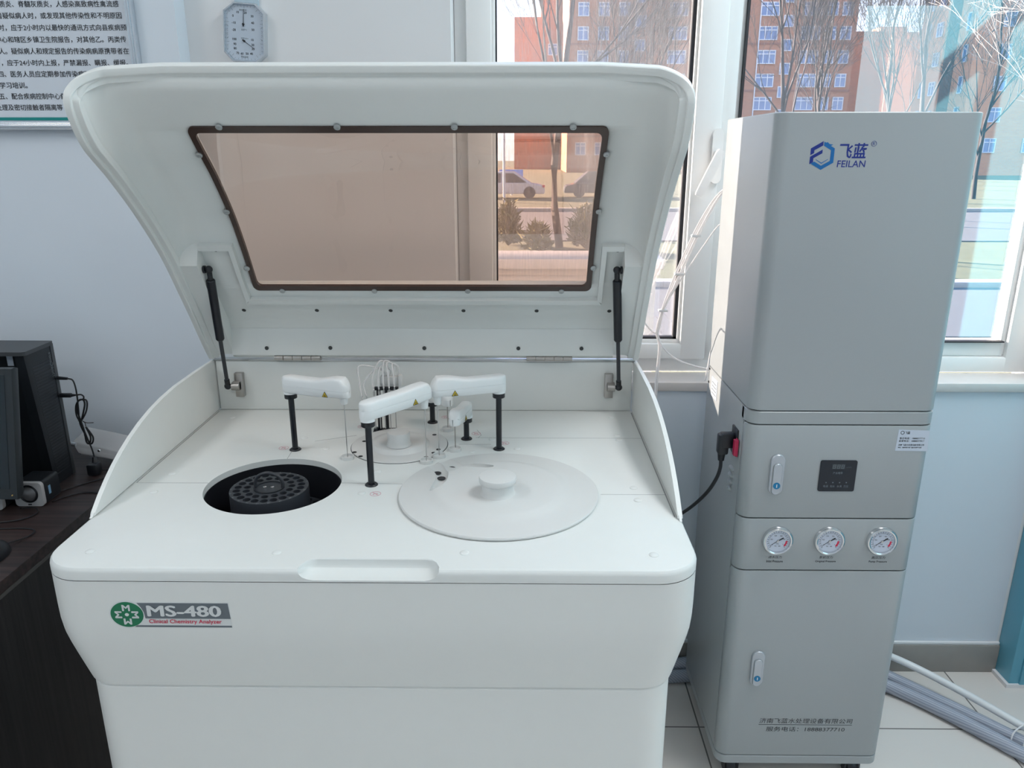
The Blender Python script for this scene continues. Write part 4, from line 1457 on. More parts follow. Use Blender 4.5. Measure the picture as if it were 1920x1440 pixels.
bm = BM(); tube(bm, [(.87, 1.955, .16), (1.00, 1.968, .115), (1.13, 1.955, .072), (1.25, 1.845, .054), (1.35, 1.70, .050), (1.50, 1.47, .048)], .0105, 14)
build('pipe', bm, M_pipe, wp)
bm = BM(); tube(bm, [(.88, 1.965, .13), (1.00, 1.978, .10), (1.05, 1.97, .06), (1.10, 1.96, .012)], .008, 12)
build('side_tube', bm, M_tubeb, wp)
for a, b in (((1.338, 1.700), (1.375, 1.728)), ((1.355, 1.675), (1.392, 1.700))):
    bm = BM()
    tube(bm, [(a[0] - .04, a[1] - .02, .012), (a[0] - .03, a[1] - .01, .045), (a[0], a[1], .063), (b[0] - .005, b[1] - .01, .050), (b[0], b[1], .010)], .002, 8)
    build('cable_tie', bm, M_white2, wp)

# ================================================================== WALL THINGS
po = root('wall_poster', (-1.4, 1.945, 1.9), 'framed notice of black Chinese text with a teal line on the left wall', 'poster')
POY = 1.9499
bm = BM(); box(bm, -1.95, -.9115, 1.942, POY, 1.583, 2.30)
build('sheet', bm, M_paper, po)
bm = BM()
for (a, b, c, d) in ((-1.968, -.897, 1.567, 1.584), (-1.968, -.897, 2.30, 2.317), (-1.968, -1.951, 1.567, 2.317), (-.914, -.897, 1.567, 2.317)):
    box(bm, a, b, 1.930, POY, c, d, .003)
    box(bm, a + .005, b - .005, 1.926, 1.931, c + .005, d - .005, .002)
build('poster_frame', bm, M_alu, po)
bm = BM(); box(bm, -1.95, -.914, 1.9405, 1.942, 1.589, 1.596)
build('teal_line', bm, M_teal, po)
PIT = .01462
lines = [('、脊髓灰质炎、脊髓灰质炎，人感染高致病性禽流感', -.9310, 1.8430), ('者疑似病人时，或发现其他传染性和不明原因', -.9275, 1.8185),
         ('时，应于2小时内以最快的通讯方式向县疾病预', -.9195, 1.7930), ('中心和辖区乡镇卫生院报告，对其他乙。丙类传', -.9240, 1.7675),
         ('人。疑似病人和规定报告的传染病病原携带者在', -.9215, 1.7425), ('，应于24小时内上报，严禁漏报、瞒报、缓报。', -.9270, 1.7170),
         ('四、医务人员应定期参加传染病预防知识的', -.9620, 1.6925), ('学习培训。', -1.1750, 1.6675), ('五、配合疾病控制中心做', -1.0860, 1.6430), ('处理及密切接触者隔离等', -1.0990, 1.6180)]
for s_, xr, z in lines:
    n = len(s_) - (1 if '24' in s_ else 0) * 1.0 - (.5 if '2小' in s_ else 0)
    if s_[-1] in '。，': n -= .45
    text('poster_text', s_, M_ink, po, (xr, 1.942, z - .0062), width=n * PIT, height=.0138, align='RIGHT', fat=.014)

th = root('wall_thermometer', (-.662, 1.99, 1.79), 'eight-sided thermometer and humidity dial hung on the white wall', 'thermometer')
# slightly turned clockwise dial: local frame
tc_, tr_ = Vector((-.6620, 0, 1.7890)), radians(4.5)
def TP(x, z): return (tc_.x + x * cos(tr_) + z * sin(tr_), tc_.z - x * sin(tr_) + z * cos(tr_))
OCT = [(-.0245, .066), (.0285, .066), (.050, .046), (.050, -.046), (.0285, -.066), (-.0285, -.066), (-.050, -.046), (-.050, .046)]
def octo(k, y): return [(*[TP(x * k, z * (1 - (1 - k) * .75))][0][:1], y, TP(x * k, z * (1 - (1 - k) * .75))[1]) for x, z in OCT]
bm = BM()
rings(bm, [octo(1, 2.0099), octo(1.0, 1.992), octo(.97, 1.988), octo(.92, 1.988), octo(.885, 1.994)], True, False)
build('case', bm, M_alu, th)
bm = BM(); rings(bm, [octo(.90, 1.9945), octo(.90, 1.994)])
build('dial', bm, mat('dial_paper', (0.46, 0.53, 0.61), 0.4), th)
TY = 1.994
for s_, x, z in (('10', -.0155, .0435), ('20', .0025, .0435), ('30', .0185, .0370), ('40', .0195, .0225), ('50', .0200, .0075), ('0', -.0270, .0350), ('-10', -.0255, .0200), ('-20', -.0255, .0045),
                 ('100', -.0245, -.0160), ('90', -.0240, -.0270), ('80', -.0235, -.0365), ('70', -.0175, -.0465), ('60', -.0070, -.0470), ('50', .0050, -.0465), ('40', .0155, -.0460), ('30', .0195, -.0350), ('20', .0190, -.0260), ('10', .0185, -.0150)):
    X_, Z_ = TP(x, z)
    text('dial_number', s_, M_ink, th, (X_, TY, Z_ - .002), height=.0052, align='CENTER', roll=-tr_, bold=.015)
for s_, x, z in (('温度℃', -.0015, .0065), ('湿度%RH', -.0005, -.0125), ('最佳温度', -.003, .0495), ('舒适湿度', -.001, -.0535)):
    X_, Z_ = TP(x, z)
    text('dial_caption', s_, M_seg, th, (X_, TY, Z_ - .002), height=.0042, align='CENTER', roll=-tr_)
bm = BM()
for cz_, a0, sg in ((.0185, 128, -1), (-.0185, 52, 1)):
    for k in range(25):
        a = radians(-a0 + 2 * a0 * k / 24) if sg < 0 else radians(180 - 128 + 256 * k / 24)
        def oc_r(a):
            dx, dz = sin(a), cos(a)
            t = 1e9
            P2 = [(x * .86, z * .90) for x, z in OCT]
            for (x1, z1), (x2, z2) in zip(P2, P2[1:] + P2[:1]):
                ex, ez = x2 - x1, z2 - z1
                den = dx * ez - dz * ex
                if abs(den) < 1e-9: continue
                u = ((x1) * ez - (z1 - cz_) * ex) / den
                v = ((x1) * dz - (z1 - cz_) * dx) / den
                if u > 0 and -1e-6 <= v <= 1 + 1e-6: t = min(t, u)
            return t
        r1 = oc_r(a); r0 = r1 - (.006 if k % 4 == 0 else .0035); wv = .0003
        q = []
        for r, s2 in ((r0, -1), (r0, 1), (r1, 1), (r1, -1)):
            q.append(TP(r * sin(a) + s2 * wv * cos(a), cz_ + r * cos(a) - s2 * wv * sin(a)))
        prism(bm, q, TY, TY - .0002, 'xz')
build('dial_ticks', bm, M_seg, th)
for cz_, cx_, ang_, ln in ((.0185, -.0025, 2.0, .033), (-.0185, -.001, 123, .029)):
    bm = BM(); a = radians(ang_)
    def Q(u, v): return TP(cx_ + u * sin(a) + v * cos(a), cz_ + u * cos(a) - v * sin(a))
    prism(bm, [Q(-.005, -.0016), Q(-.005, .0016), Q(.001, .0016), Q(.004, .0006), Q(ln, .0004), Q(ln, -.0004), Q(.004, -.0006), Q(.001, -.0016)], TY - .001, TY - .0016, 'xz')
    X_, Z_ = TP(cx_, cz_)
    cyl(bm, (X_, TY, Z_), (X_, TY - .0025, Z_), .0026)
    build('pointer', bm, M_ink, th)
bm = BM()
prism(bm, [(-.683, 1.850), (-.626, 1.850), (-.626, 1.93), (-.683, 1.93)], 2.0099, 2.004, 'xz')
build('hanging_strip', bm, mat('strip_blue', (0.42, 0.53, 0.60), 0.5), th)

# ================================================================== DESK AND COMPUTER
dk = root('desk', (-1.6, 1.4, 0), 'dark wood desk along the wall left of the white analyzer', 'desk')
bm = BM(); box(bm, -2.6, -.9685, .88, 1.945, .722, .75, .0015)
build('desk_top', bm, M_wood, dk)
bm = BM(); box(bm, -.9700, -.9672, .882, 1.943, .7185, .7265, .0005)
build('edge_strip', bm, M_band, dk)
bm = BM(); box(bm, -.998, -.974, .90, 1.935, 0, .722, .001)
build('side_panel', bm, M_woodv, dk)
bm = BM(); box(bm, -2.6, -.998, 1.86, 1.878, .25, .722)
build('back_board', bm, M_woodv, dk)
bm = BM(); box(bm, -2.58, -2.556, .90, 1.935, 0, .722, .001)
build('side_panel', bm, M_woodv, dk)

tw = root('computer_tower', (-1.3, 1.715, .75), 'black desktop computer tower standing at the back of the desk', 'computer')
bm = BM()
rings(bm, [[(x, y, z) for x, y in ((-1.45, 1.676), (-1.135, 1.676), (-1.135, 1.764), (-1.45, 1.764))] for z in (.7505, 1.082)])
build('case', bm, M_towerm, tw)
bm = BM()
bx = [(-1.452, 1.650), (-1.118, 1.650), (-1.110, 1.655), (-1.110, 1.758), (-1.113, 1.762), (-1.452, 1.764)]
rings(bm, [[(x, y, 1.079) for x, y in bx], [(x, y, 1.086) for x, y in bx], [(x * .998 - .002, y, 1.088) for x, y in bx]])
build('top_cover', bm, M_towert, tw)
bm = BM()
rings(bm, [[(-1.136, 1.678, .7505), (-1.1125, 1.680, .7505), (-1.1115, 1.690, .7505), (-1.1115, 1.755, .7505), (-1.136, 1.762, .7505)],
           [(-1.136, 1.654, 1.079), (-1.1155, 1.655, 1.079), (-1.1115, 1.662, 1.079), (-1.1115, 1.758, 1.079), (-1.136, 1.763, 1.079)]])
fb = build('front_bezel', bm, M_towerm, tw)
bm = BM(); box(bm, -1.112, -1.1095, 1.748, 1.7595, .7505, 1.083, .001)
build('bezel_edge', bm, M_towert, fb)
for k in range(46):
    pass
bm = BM()
for k in range(38):
    z = .775 + k * .0073
    y0 = 1.692 - (z - .75) * .07
    box(bm, -1.1118, -1.1108, y0, 1.742, z, z + .002)
build('grille', bm, mat('grille_black', (0.02, 0.026, 0.032), 0.45), fb)
t_ = text('tower_lettering', 'ThinkCentre', M_badge2, None, (0, 0, 0), width=.062, height=.011)
tm = bmesh.new(); tm.from_mesh(t_.data)
for v in tm.verts: v.co += WL[t_]
bpy.data.objects.remove(t_)
for v in tm.verts: v.co = Vector((-1.1092, 1.7350 + v.co.z, 1.066 - v.co.x * -1 - .062))
build('tower_lettering', tm, M_badge2, fb, recalc=False)
for z in (.9985, .955):
    bm = BM(); box(bm, -1.1112, -1.108, 1.745, 1.757, z - .003, z + .003, .0005)
    build('front_port', bm, M_black, fb)
bm = BM(); box(bm, -1.168, -1.154, 1.6738, 1.6745, 1.050, 1.076)
build('serial_label', bm, M_label, tw)
bm = BM(); box(bm, -1.168, -1.154, 1.647, 1.6738, 1.075, 1.0755)
uc = root('usb_cable', (-1.08, 1.75, .90), 'black cables plugged into the computer front and tied in a hanging loop', 'cable')
bm.free()
bm = BM()
cyl(bm, (-1.1095, 1.752, .9985), (-1.085, 1.752, .9970), .0045, .0032); box(bm, -1.1095, -1.082, 1.747, 1.757, .950, .960, .002)
cyl(bm, (-1.082, 1.752, .955), (-1.072, 1.752, .9555), .004, .002)
build('connector', bm, M_black, uc)
bm = BM()
tube(bm, [(-1.085, 1.752, .997), (-1.074, 1.753, .993), (-1.0705, 1.754, .975), (-1.071, 1.755, .95), (-1.074, 1.757, .92), (-1.077, 1.758, .88), (-1.068, 1.76, .845), (-1.060, 1.76, .815), (-1.057, 1.76, .79)], .0019, 8)
tube(bm, [(-1.072, 1.752, .9555), (-1.060, 1.753, .9565), (-1.0545, 1.754, .951), (-1.058, 1.755, .944), (-1.070, 1.757, .940), (-1.080, 1.758, .925), (-1.082, 1.758, .900), (-1.072, 1.758, .875), (-1.070, 1.758, .848)], .0019, 8)
for dx in (0, .006):
    tube(bm, [(-1.072, 1.757, .888), (-1.063 + dx, 1.756, .910), (-1.056 + dx, 1.756, .932), (-1.060 + dx, 1.757, .9425), (-1.072, 1.758, .938), (-1.079, 1.759, .915), (-1.0745, 1.759, .885), (-1.071, 1.76, .86), (-1.070 + dx, 1.76, .832), (-1.063 + dx, 1.76, .828), (-1.058 + dx, 1.76, .845), (-1.064, 1.758, .872)], .0021, 8)
tube(bm, [(-1.078, 1.753, .889), (-1.068, 1.752, .890), (-1.058, 1.754, .884), (-1.040, 1.752, .885)], .0009, 6)
tube(bm, [(-1.066, 1.752, .889), (-1.061, 1.752, .884), (-1.061, 1.753, .875)], .0009, 6)
build('cable', bm, M_cable, uc)
bm = BM()
cyl(bm, (-1.057, 1.76, .792), (-1.055, 1.757, .778), .005, .008); box(bm, -1.068, -1.042, 1.735, 1.762, .751, .780, .004)
build('adapter', bm, M_black, uc)

sp = root('desk_speaker', (-1.106, 1.60, .75), 'small cube speaker with white front beside the computer tower', 'speaker', 'pair of desk speakers')
def speaker(sp, cx):
    bm = BM(); prism(bm, rrect(cx - .030, cx + .032, .7505, .808, .007, 5), 1.578, 1.635, 'xz')
    build('cabinet', bm, M_towerm, sp)
    bm = BM(); prism(bm, rrect(cx - .032, cx + .032, .7505, .8075, .008, 5), 1.568, 1.579, 'xz')
    build('front', bm, mat('speaker_white', (0.50, 0.51, 0.52), 0.4), sp)
    bm = BM(); lathe(bm, [(.0215, .0), (.0215, .0015), (.0185, .003), (.0172, .0015), (.0172, .0)], (cx + .001, 1.568, .781), 36, axis='-y', cap=False)
    build('surround', bm, M_black, sp)
    bm = BM(); lathe(bm, [(.0172, .0005), (.014, .003), (.008, .0052), (0, .006)], (cx + .001, 1.568, .781), 36, axis='-y', cap=False)
    build('cone', bm, mat('cone_silver', (0.25, 0.255, 0.265), 0.35, 0.5), sp)
    bm = BM(); prism(bm, [(cx - .004, .7535), (cx + .004, .7535), (cx + .004, .7565), (cx - .004, .7565)], 1.568, 1.5675, 'xz')
    build('maker_tag', bm, M_ink, sp)
    bm = BM(); box(bm, cx + .0318, cx + .0325, 1.592, 1.600, .770, .790)
    build('sticker', bm, mat('sticker_blue', (0.22, 0.42, 0.62), 0.4), sp)
speaker(sp, -1.106)
s2 = root('desk_speaker', (-1.186, 1.575, .75), 'second cube speaker half cut off at the left picture edge', 'speaker', 'pair of desk speakers')
speaker(s2, -1.186)
for o in (s2,):
    o.location.y -= .02
mo = root('monitor', (-1.2, 1.50, .75), 'black computer monitor at the left picture edge', 'monitor')
def tilt(x, y, z): return (x, y + (z - .80) * .22, z)
bm = BM()
rings(bm, [[tilt(*p) for p in r] for r in ([(-1.66, 1.500, .800), (-1.0835, 1.500, .800), (-1.0835, 1.500, 1.0745), (-1.66, 1.500, 1.0745)],
           [(-1.66, 1.510, .7985), (-1.0815, 1.510, .7985), (-1.0815, 1.510, 1.076), (-1.66, 1.510, 1.076)],
           [(-1.66, 1.530, .805), (-1.087, 1.528, .805), (-1.087, 1.528, 1.070), (-1.66, 1.53, 1.070)])])
build('housing', bm, mat('monitor_black', (0.018, 0.024, 0.028), 0.4), mo)
bm = BM(); rings(bm, [[tilt(*p) for p in r] for r in ([(-1.65, 1.4990, .822), (-1.099, 1.4990, .822), (-1.099, 1.4990, 1.062), (-1.65, 1.4990, 1.062)], [(-1.65, 1.5005, .822), (-1.099, 1.5005, .822), (-1.099, 1.5005, 1.062), (-1.65, 1.5005, 1.062)])])
build('screen', bm, mat('dark_screen', (0.012, 0.020, 0.026), 0.25), mo)
bm = BM(); box(bm, -1.40, -1.34, 1.53, 1.560, .75, .95, .004); box(bm, -1.47, -1.27, 1.46, 1.62, .7505, .765, .004)
build('stand', bm, M_towerm, mo)
bm = BM(); cyl(bm, (-1.0935, 1.502, .809), (-1.0935, 1.4995, .809), .0013, n=12)
build('power_light', bm, mat('amber_led', (0.6, 0.42, 0.12), 0.4), mo)
ro = root('network_box', (-1.08, 1.83, .75), 'white flat network box leaning between the tower and the analyzer', 'router')
bm = BM()
A = Vector((-1.131, 1.850, .822)); dU = Vector((.150, .0, -.048)); dn = Vector((-.0, -.006, -.0)); 
top = [(-1.136, 1.812, .818), (-1.118, 1.858, .838), (-.975, 1.870, .800), (-.985, 1.822, .776)]
bot = [(-1.122, 1.800, .782), (-1.100, 1.850, .775), (-.965, 1.862, .742 + .009), (-.985, 1.812, .7505)]
mid = [(-1.138, 1.806, .808), (-1.112, 1.86, .823), (-.970, 1.872, .785), (-.981, 1.815, .764)]
rings(bm, [bot, mid, top])
bmesh.ops.bevel(bm, geom=list(bm.edges), offset=.004, segments=2, affect='EDGES')
build('shell', bm, mat('router_white', (0.42, 0.42, 0.43), 0.45), ro)
bm = BM(); cyl(bm, (-1.126, 1.806, .806), (-1.140, 1.806, .809), .005)
build('socket', bm, M_handle, ro)
bm = BM(); lathe(bm, [(.004, 0), (.003, .002), (0, .0026)], (-1.07, 1.806, .790), 14, axis='-y', cap=False)
build('indicator', bm, M_chrome, ro)
for i, (pts, lab) in enumerate(((((-1.10, 1.62, .752), (-1.07, 1.66, .752), (-1.04, 1.70, .752), (-1.0, 1.73, .753)), 'thin black cable running from the speaker across the desk, farther one'),
                          (((-1.07, 1.59, .752), (-1.05, 1.62, .752), (-1.02, 1.64, .752), (-.985, 1.635, .752)), 'thin black cable on the desk right of the white speaker, nearer one'),
                          (((-1.12, 1.555, .752), (-1.085, 1.55, .756), (-1.068, 1.53, .753), (-1.085, 1.50, .752), (-1.14, 1.48, .752), (-1.20, 1.46, .752)), 'black cable curling on the desk before the white speaker'),
                          (((-1.06, 1.77, .752), (-1.03, 1.77, .753), (-1.00, 1.775, .753), (-.97, 1.78, .752)), 'black cable lying on the desk under the white network box'))):
    bm = BM(); tube(bm, pts, .0016, 8)
    finish(build('desk_cable', bm, M_cable), lab, 'cable')
ms = root('computer_mouse', (-1.04, 1.345, .75), 'black computer mouse on the desk at the left picture edge', 'mouse')
bm = BM()
bmesh.ops.create_uvsphere(bm, u_segments=24, v_segments=14, radius=1.0)
for v in bm.verts:
    v.co = Vector((-1.045 + v.co.x * .030, 1.335 + v.co.y * .052, .7505 + max(0, v.co.z) * .032))
build('shell', bm, M_black, ms)
bm = BM(); tube(bm, [(-1.045, 1.384, .756), (-1.02, 1.42, .754), (-1.025, 1.45, .753), (-1.06, 1.46, .752), (-1.12, 1.455, .752)], .0016, 8)
build('mouse_cable', bm, M_cable, ms)

# ================================================================== OUTSIDE
GZ = -1.0
bm = BM(); box(bm, -120, 160, 2.6, 200, GZ - .2, GZ)
build('ground', bm, M_grass, kind='structure')
bm = BM(); box(bm, -120, 160, 22.5, 33.5, GZ, GZ + .03)
finish(build('road', bm, M_road), kind='structure')
bm = BM(); box(bm, -60, 90, 10.5, 14.5, GZ, GZ + .04)
finish(build('footpath', bm, M_road), kind='structure')
bm = BM(); box(bm, -60, 90, 14.5, 14.9, GZ, GZ + .14, .02)
finish(build('kerb', bm, M_kerb), 'pale kerb along the near footpath outside the window', 'kerb')
bm = BM(); box(bm, -60, 90, 33.5, 33.9, GZ, GZ + .16, .02)
finish(build('kerb', bm, M_kerb), 'far kerb of the road outside, before the brick flats', 'kerb')
wl = root('garden_wall', (0, 6.0, GZ), 'low garden wall with sunlit pale coping seen through the brown pane', 'wall')
bm = BM(); box(bm, -7, 1.05, 5.95, 6.20, GZ, .66)
build('wall_body', bm, mat('render_grey', (0.30, 0.28, 0.26), 0.8), wl)
bm = BM(); box(bm, -7.04, 1.08, 5.80, 6.30, .66, .74, .01); box(bm, -7, 1.07, 5.90, 6.2, .60, .66, .005)
build('coping', bm, M_kerb, wl)

# facade window kinds: mesh data shared by every window of a kind
def win_mesh(w, h, mull):
    bm = BM()
    t = .09
    box(bm, -w / 2, w / 2, -.06, .02, -h / 2, h / 2, mi=1)
    for (a, b, c, d) in ((-w / 2, -w / 2 + t, -h / 2, h / 2), (w / 2 - t, w / 2, -h / 2, h / 2), (-w / 2, w / 2, -h / 2, -h / 2 + t), (-w / 2, w / 2, h / 2 - t, h / 2)):
        box(bm, a, b, -.12, .02, c, d)
    for k in range(1, mull + 1):
        x = -w / 2 + w * k / (mull + 1)
        box(bm, x - t / 2, x + t / 2, -.12, 0, -h / 2, h / 2)
    if mull: box(bm, -w / 2, w / 2, -.12, 0, h / 2 - .45, h / 2 - .45 + t)
    return bm
protos = {}
def facade_window(kind, parent, loc, rz=0.0):
    w, h, mu = {'wide': (2.1, 1.45, 2), 'mid': (1.25, 1.45, 1), 'square': (1.15, 1.25, 0), 'slim': (.8, 1.7, 0)}[kind]
    if kind not in protos:
        o = build('facade_window', win_mesh(w, h, mu), [M_wframe, M_wpane], parent)
        me = o.data; protos[kind] = me
        cc = WL[o].copy()
        for v in me.vertices: v.co += cc
        o.location = Vector(loc) - WL[parent]; o.rotation_euler.z = rz
    else:
        o = bpy.data.objects.new('facade_window', protos[kind]); COL.objects.link(o)
        o.parent = parent; o.location = Vector(loc) - WL[parent]; o.rotation_euler.z = rz

b1 = root('apartment_block', (20, 100, GZ), 'long shaded red brick apartment block filling the windows', 'building')
bm = BM()
box(bm, 5.4, 37.8, 95, 112, GZ, 26)
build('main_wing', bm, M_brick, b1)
bm = BM(); box(bm, -.95, 6.0, 112, 122, GZ, 18.5); box(bm, 2.6, 6.0, 112.2, 122, 18.5, 27)
build('rear_wing', bm, M_brick, b1)
bm = BM(); box(bm, 37.8, 45.4, 104, 116, GZ, 15.6)
build('low_wing', bm, M_brick, b1)
for z in (3.0, 8.0, 13.0, 18.0):
    bm = BM(); box(bm, 5.38, 37.82, 94.93, 95.0, z, z + .22)
    build('string_course', bm, mat('course_brick', (0.24, 0.09, 0.06), 0.9), b1)
for k in range(7):
    z = 1.7 + 2.5 * k
    for x, kd in ((7.0, 'mid'), (9.3, 'mid'), (11.6, 'mid'), (17.7, 'wide'), (20.4, 'mid'), (25.0, 'mid'), (27.9, 'wide'), (32.7, 'wide'), (34.9, 'mid'), (36.6, 'mid')):
        facade_window(kd, b1, (x, 94.98, z))
    for x in (13.5, 30.1, 22.8):
        facade_window('square', b1, (x, 94.98, z + 1.25))
    if k % 2: facade_window('mid', b1, (4.2, 111.98, z + .3))
for x in (26.9, 12.9):
    bm = BM(); cyl(bm, (x, 94.9, GZ), (x, 94.9, 26), .07, n=8)
    build('downpipe', bm, M_wframe, b1)
b2 = root('apartment_tower', (53, 95, GZ), 'taller brick tower with a sunlit orange side, right of the long block', 'building')
bm = BM(); box(bm, 45.4, 64, 84, 95.5, GZ, 34)
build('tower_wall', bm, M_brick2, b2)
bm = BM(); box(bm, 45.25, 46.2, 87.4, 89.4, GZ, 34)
build('recess_shade_strip', bm, mat('recess_shade', (0.13, 0.06, 0.045), 0.8), b2)  # recess shade put into a dark strip standing proud of the wall
for z in (2, 5, 8, 11, 14, 17):
    for y, k in ((93.6, 'slim'), (91.2, 'mid')):
        facade_window(k, b2, (45.37, y, z), -pi / 2)
    facade_window('slim', b2, (45.37, 85.4, z), -pi / 2)
    for x in (48.5, 52.5, 57): facade_window('mid', b2, (x, 83.98, z))
b3 = root('distant_block', (40, 128, GZ), 'distant orange brick block between the two big buildings', 'building')
bm = BM(); box(bm, 54.6, 58.6, 128, 140, GZ, 19.5); box(bm, 56, 60.5, 127, 138, GZ, 18.6)
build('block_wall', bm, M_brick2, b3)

# bare winter trees
def tree_bm(base, h, seed, spread=.5, r0=.16, levels=5, lean=0.0):
    rnd = random.Random(seed)
    bm = BM()
    def seg(pts, ra, rb, n):
        ps = pts; rs = []
        for i, p in enumerate(ps):
            d = (ps[min(i + 1, len(ps) - 1)] - ps[max(i - 1, 0)]).normalized()
            u, w = frame_of(d)
            r = lerp(ra, rb, i / (len(ps) - 1))
            rs.append([p + (u * cos(2 * pi * k / n) + w * sin(2 * pi * k / n)) * r for k in range(n)])
        rings(bm, rs, False, True)
    def grow(p, d, ln, r, lv):
        pts = [p]
        q = p.copy(); dd = d.copy()
        steps = 4 if lv >= levels - 1 else 3
        for k in range(steps):
            dd = (dd + Vector((rnd.uniform(-1, 1), rnd.uniform(-1, 1), rnd.uniform(-.4, .8))) * .13).normalized()
            q = q + dd * (ln / steps); pts.append(q.copy())
        seg(pts, r, r * .55, 6 if lv >= levels - 1 else (4 if lv > 1 else 3))
        if lv == 0: return
        nb = rnd.randint(5, 7) if lv == levels else rnd.randint(4, 5)
        for b in range(nb):
            t = rnd.uniform(.35, 1.0) if b else 1.0
            i = min(int(t * steps), steps - 1); pp = pts[i].lerp(pts[i + 1], t * steps - i)
            a = rnd.uniform(0, 2 * pi); u, w = frame_of(dd)
            tilt = spread * rnd.uniform(.5, 1.25) if b else spread * .25
            nd = (dd * cos(tilt) + (u * cos(a) + w * sin(a)) * sin(tilt) + Vector((0, 0, .12))).normalized()
            grow(pp, nd, ln * rnd.uniform(.52, .78), max(.0045, r * (.62 if b == 0 else .40)), lv - 1)
    grow(Vector(base), Vector((lean, 0, 1)).normalized(), h * .36, r0, levels)
    return bm
protos_t = [tree_bm((0, 0, 0), 12, sd, sp_, r_) for sd, sp_, r_ in ((3, .52, .105), (8, .46, .12), (21, .58, .10))]
protos_t = [build('bare_tree', q, M_bark, ang=80) for q in protos_t]
protos_b = build('birch_tree', tree_bm((0, 0, 0), 11, 31, .5, .085), M_birch, ang=80)
ZC = {o: WL[o].copy() for o in protos_t + [protos_b]}
used_t = set()
def plant(pr, x, y, k, rz, lab, group):
    o = pr
    if pr in used_t:
        o = pr.copy(); COL.objects.link(o)
    used_t.add(pr)
    c = Matrix.Rotation(rz, 4, 'Z') @ (ZC[pr] * k)
    o.location = Vector((x, y, GZ)) + c
    o.rotation_euler = (0, 0, rz); o.scale = (k, k, k)
    finish(o, lab, 'tree', group)
for i, x, y, k, rz, lab in (
        (0, -1.6, 26, 1.1, .3, 'slender bare tree against the sky at the left edge of the window'),
        (1, 1.05, 21, 1.0, 1.1, 'thick trunked bare tree seen through the brown pane of the raised cover'),
        (2, 5.6, 50, 1.3, 2.0, 'bare tree before the sunlit corner strip of the long brick block'),
        (0, 10.9, 74, 1.9, 2.9, 'bare tree before the brick block, just left of the window mullion'),
        (1, 9.6, 30, 1.0, 4.0, 'bare tree at the left of the right window pane, above the grey cabinet'),
        (2, 14.4, 39, 1.25, 5.1, 'bare tree in the middle of the brick block, above the cabinet emblem'),
        (0, 25.2, 56, 1.6, 1.6, 'tall bare tree over the right end of the long brick block'),
        (1, 34.2, 70, 2.2, 2.4, 'tall bare tree against the sky gap beside the brick tower'),
        (2, 24.5, 43, 1.25, .9, 'bare tree before the sunlit side of the brick tower')):
    plant(protos_t[i], x, y, k, rz, lab, 'bare trees outside')
plant(protos_b, 13.3, 20, 1.0, 0.4, 'pale barked bare tree right of the cabinet top', 'pale barked trees outside')
plant(protos_b, 18.2, 26, 1.15, 2.2, 'pale barked bare tree at the right picture edge', 'pale barked trees outside')

# parked cars, lamp post, sign, shrubs
def car(x, y, ln, m, lab, s=1):
    r = root('parked_car', (x, y, GZ), lab, 'car', 'cars parked outside')
    w = 1.75
    low = [(-.50, .25), (-.48, .62), (-.30, .80), (.28, .82), (.46, .72), (.50, .55), (.50, .25)]
    bm = BM(); prism(bm, [(x + a * ln * s, GZ + b) for a, b in low], y, y + w, 'xz')
    bmesh.ops.bevel(bm, geom=list(bm.edges), offset=.05, segments=2, affect='EDGES')
    build('body', bm, m, r)
    cab = [(-.36, .78), (-.20, 1.38), (.12, 1.42), (.34, .80)]
    bm = BM(); rings(bm, [[(x + a * ln * s, y + .12 + (b - .78) * .2, GZ + b) for a, b in cab], [(x + a * ln * s, y + w - .12 - (b - .78) * .2, GZ + b) for a, b in cab]])
    c_ = build('cabin', bm, m, r)
    for q in ([(-.31, .84), (-.19, 1.30), (-.04, 1.33), (-.04, .84)], [(-.01, .84), (-.01, 1.33), (.11, 1.34), (.28, .84)]):
        bm = BM(); rings(bm, [[(x + a * ln * s, y + .11 + (b - .78) * .2, GZ + b) for a, b in q], [(x + a * ln * s, y + .14 + (b - .78) * .2, GZ + b) for a, b in q]])
        build('side_window', bm, M_carw, c_)
    for a in (-.31, .31):
        bm = BM(); lathe(bm, [(0, -.02), (.20, -.02), (.32, 0), (.32, .2), (0, .2)], (x + a * ln, y + .16, GZ + .32), 24, axis='-y', cap=False)
        build('wheel', bm, M_rub, r)
    bm = BM(); box(bm, x + .485 * ln * s - .06, x + .485 * ln * s + .06, y - .02, y + .25, GZ + .60, GZ + .72)
    build('tail_light', bm, M_red, r)
car(-.9, 43, 4.4, M_carp, 'silver car parked outside, seen through the brown pane')
car(4.6, 44, 4.4, M_card, 'dark car parked outside, right of the thick tree trunk')
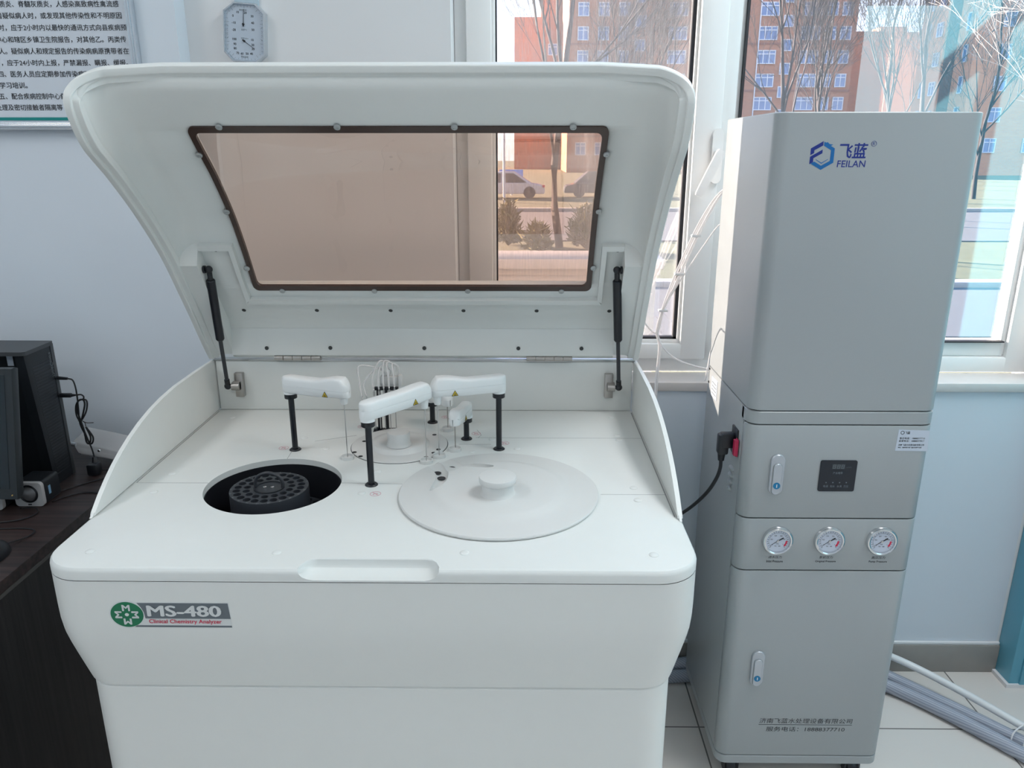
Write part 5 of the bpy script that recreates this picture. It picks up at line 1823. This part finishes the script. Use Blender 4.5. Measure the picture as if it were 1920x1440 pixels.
lp = root('lamp_post', (-.85, 40, GZ), 'slim grey lamp post beside the parked silver car', 'lamp post')
bm = BM(); cyl(bm, (-.85, 40, GZ), (-.85, 40, 5.4), .07, .05, n=10); cyl(bm, (-.85, 40, 5.4), (-1.9, 40, 5.6), .04, n=8)
build('pole', bm, M_wframe, lp)
bm = BM(); box(bm, -2.5, -1.8, 39.88, 40.12, 5.55, 5.68, .03)
build('lantern', bm, M_wframe, lp)
sg = root('street_sign', (-.4, 46.5, GZ), 'small blue and white sign board beyond the lamp post', 'sign')
bm = BM(); box(bm, -1.25, .12, 46.45, 46.55, -.30, .45)
build('board', bm, M_sign, sg)
bm = BM(); box(bm, -1.25, .12, 46.43, 46.45, -.30, -.05)
build('board_band', bm, M_wframe, sg)
bm = BM(); cyl(bm, (-.55, 46.5, GZ), (-.55, 46.5, -.3), .05, n=8)
build('sign_post', bm, M_wframe, sg)
def shrub(x, y, w, h, sd, lab):
    rnd = random.Random(sd); bm = BM()
    for k in range(260):
        a = rnd.uniform(0, 2 * pi); e = rnd.uniform(.1, 1.5); r = rnd.uniform(.6, 1)
        p = Vector((x, y, GZ)); q = p + Vector((cos(a) * cos(e) * w * r, sin(a) * cos(e) * w * r, sin(e) * h * r))
        m_ = p.lerp(q, .5) + Vector((0, 0, .1))
        tube(bm, [p, m_, q], .012, 3, sub=1, cap=False)
        for j in range(2):
            z = p.lerp(q, rnd.uniform(.5, 1)); t = z + Vector((rnd.uniform(-1, 1), rnd.uniform(-1, 1), rnd.uniform(0, 1))) * .25
            u = Vector((rnd.uniform(-1, 1), 0, rnd.uniform(-1, 1))) * .05
            bm.faces.new([bm.verts.new(v) for v in (z - u, z + u, t)])
    finish(build('shrub', bm, M_shrub, recalc=False), lab, 'shrub', 'dry shrubs outside')
shrub(-.35, 21.5, .5, 1.3, 1, 'dry shrub nearest the window jamb, behind the brown pane')
shrub(.45, 20.2, .5, .8, 2, 'low dry shrub left of the thick tree trunk')
shrub(1.75, 20.6, .7, 1.3, 3, 'dry shrub just right of the thick tree trunk')
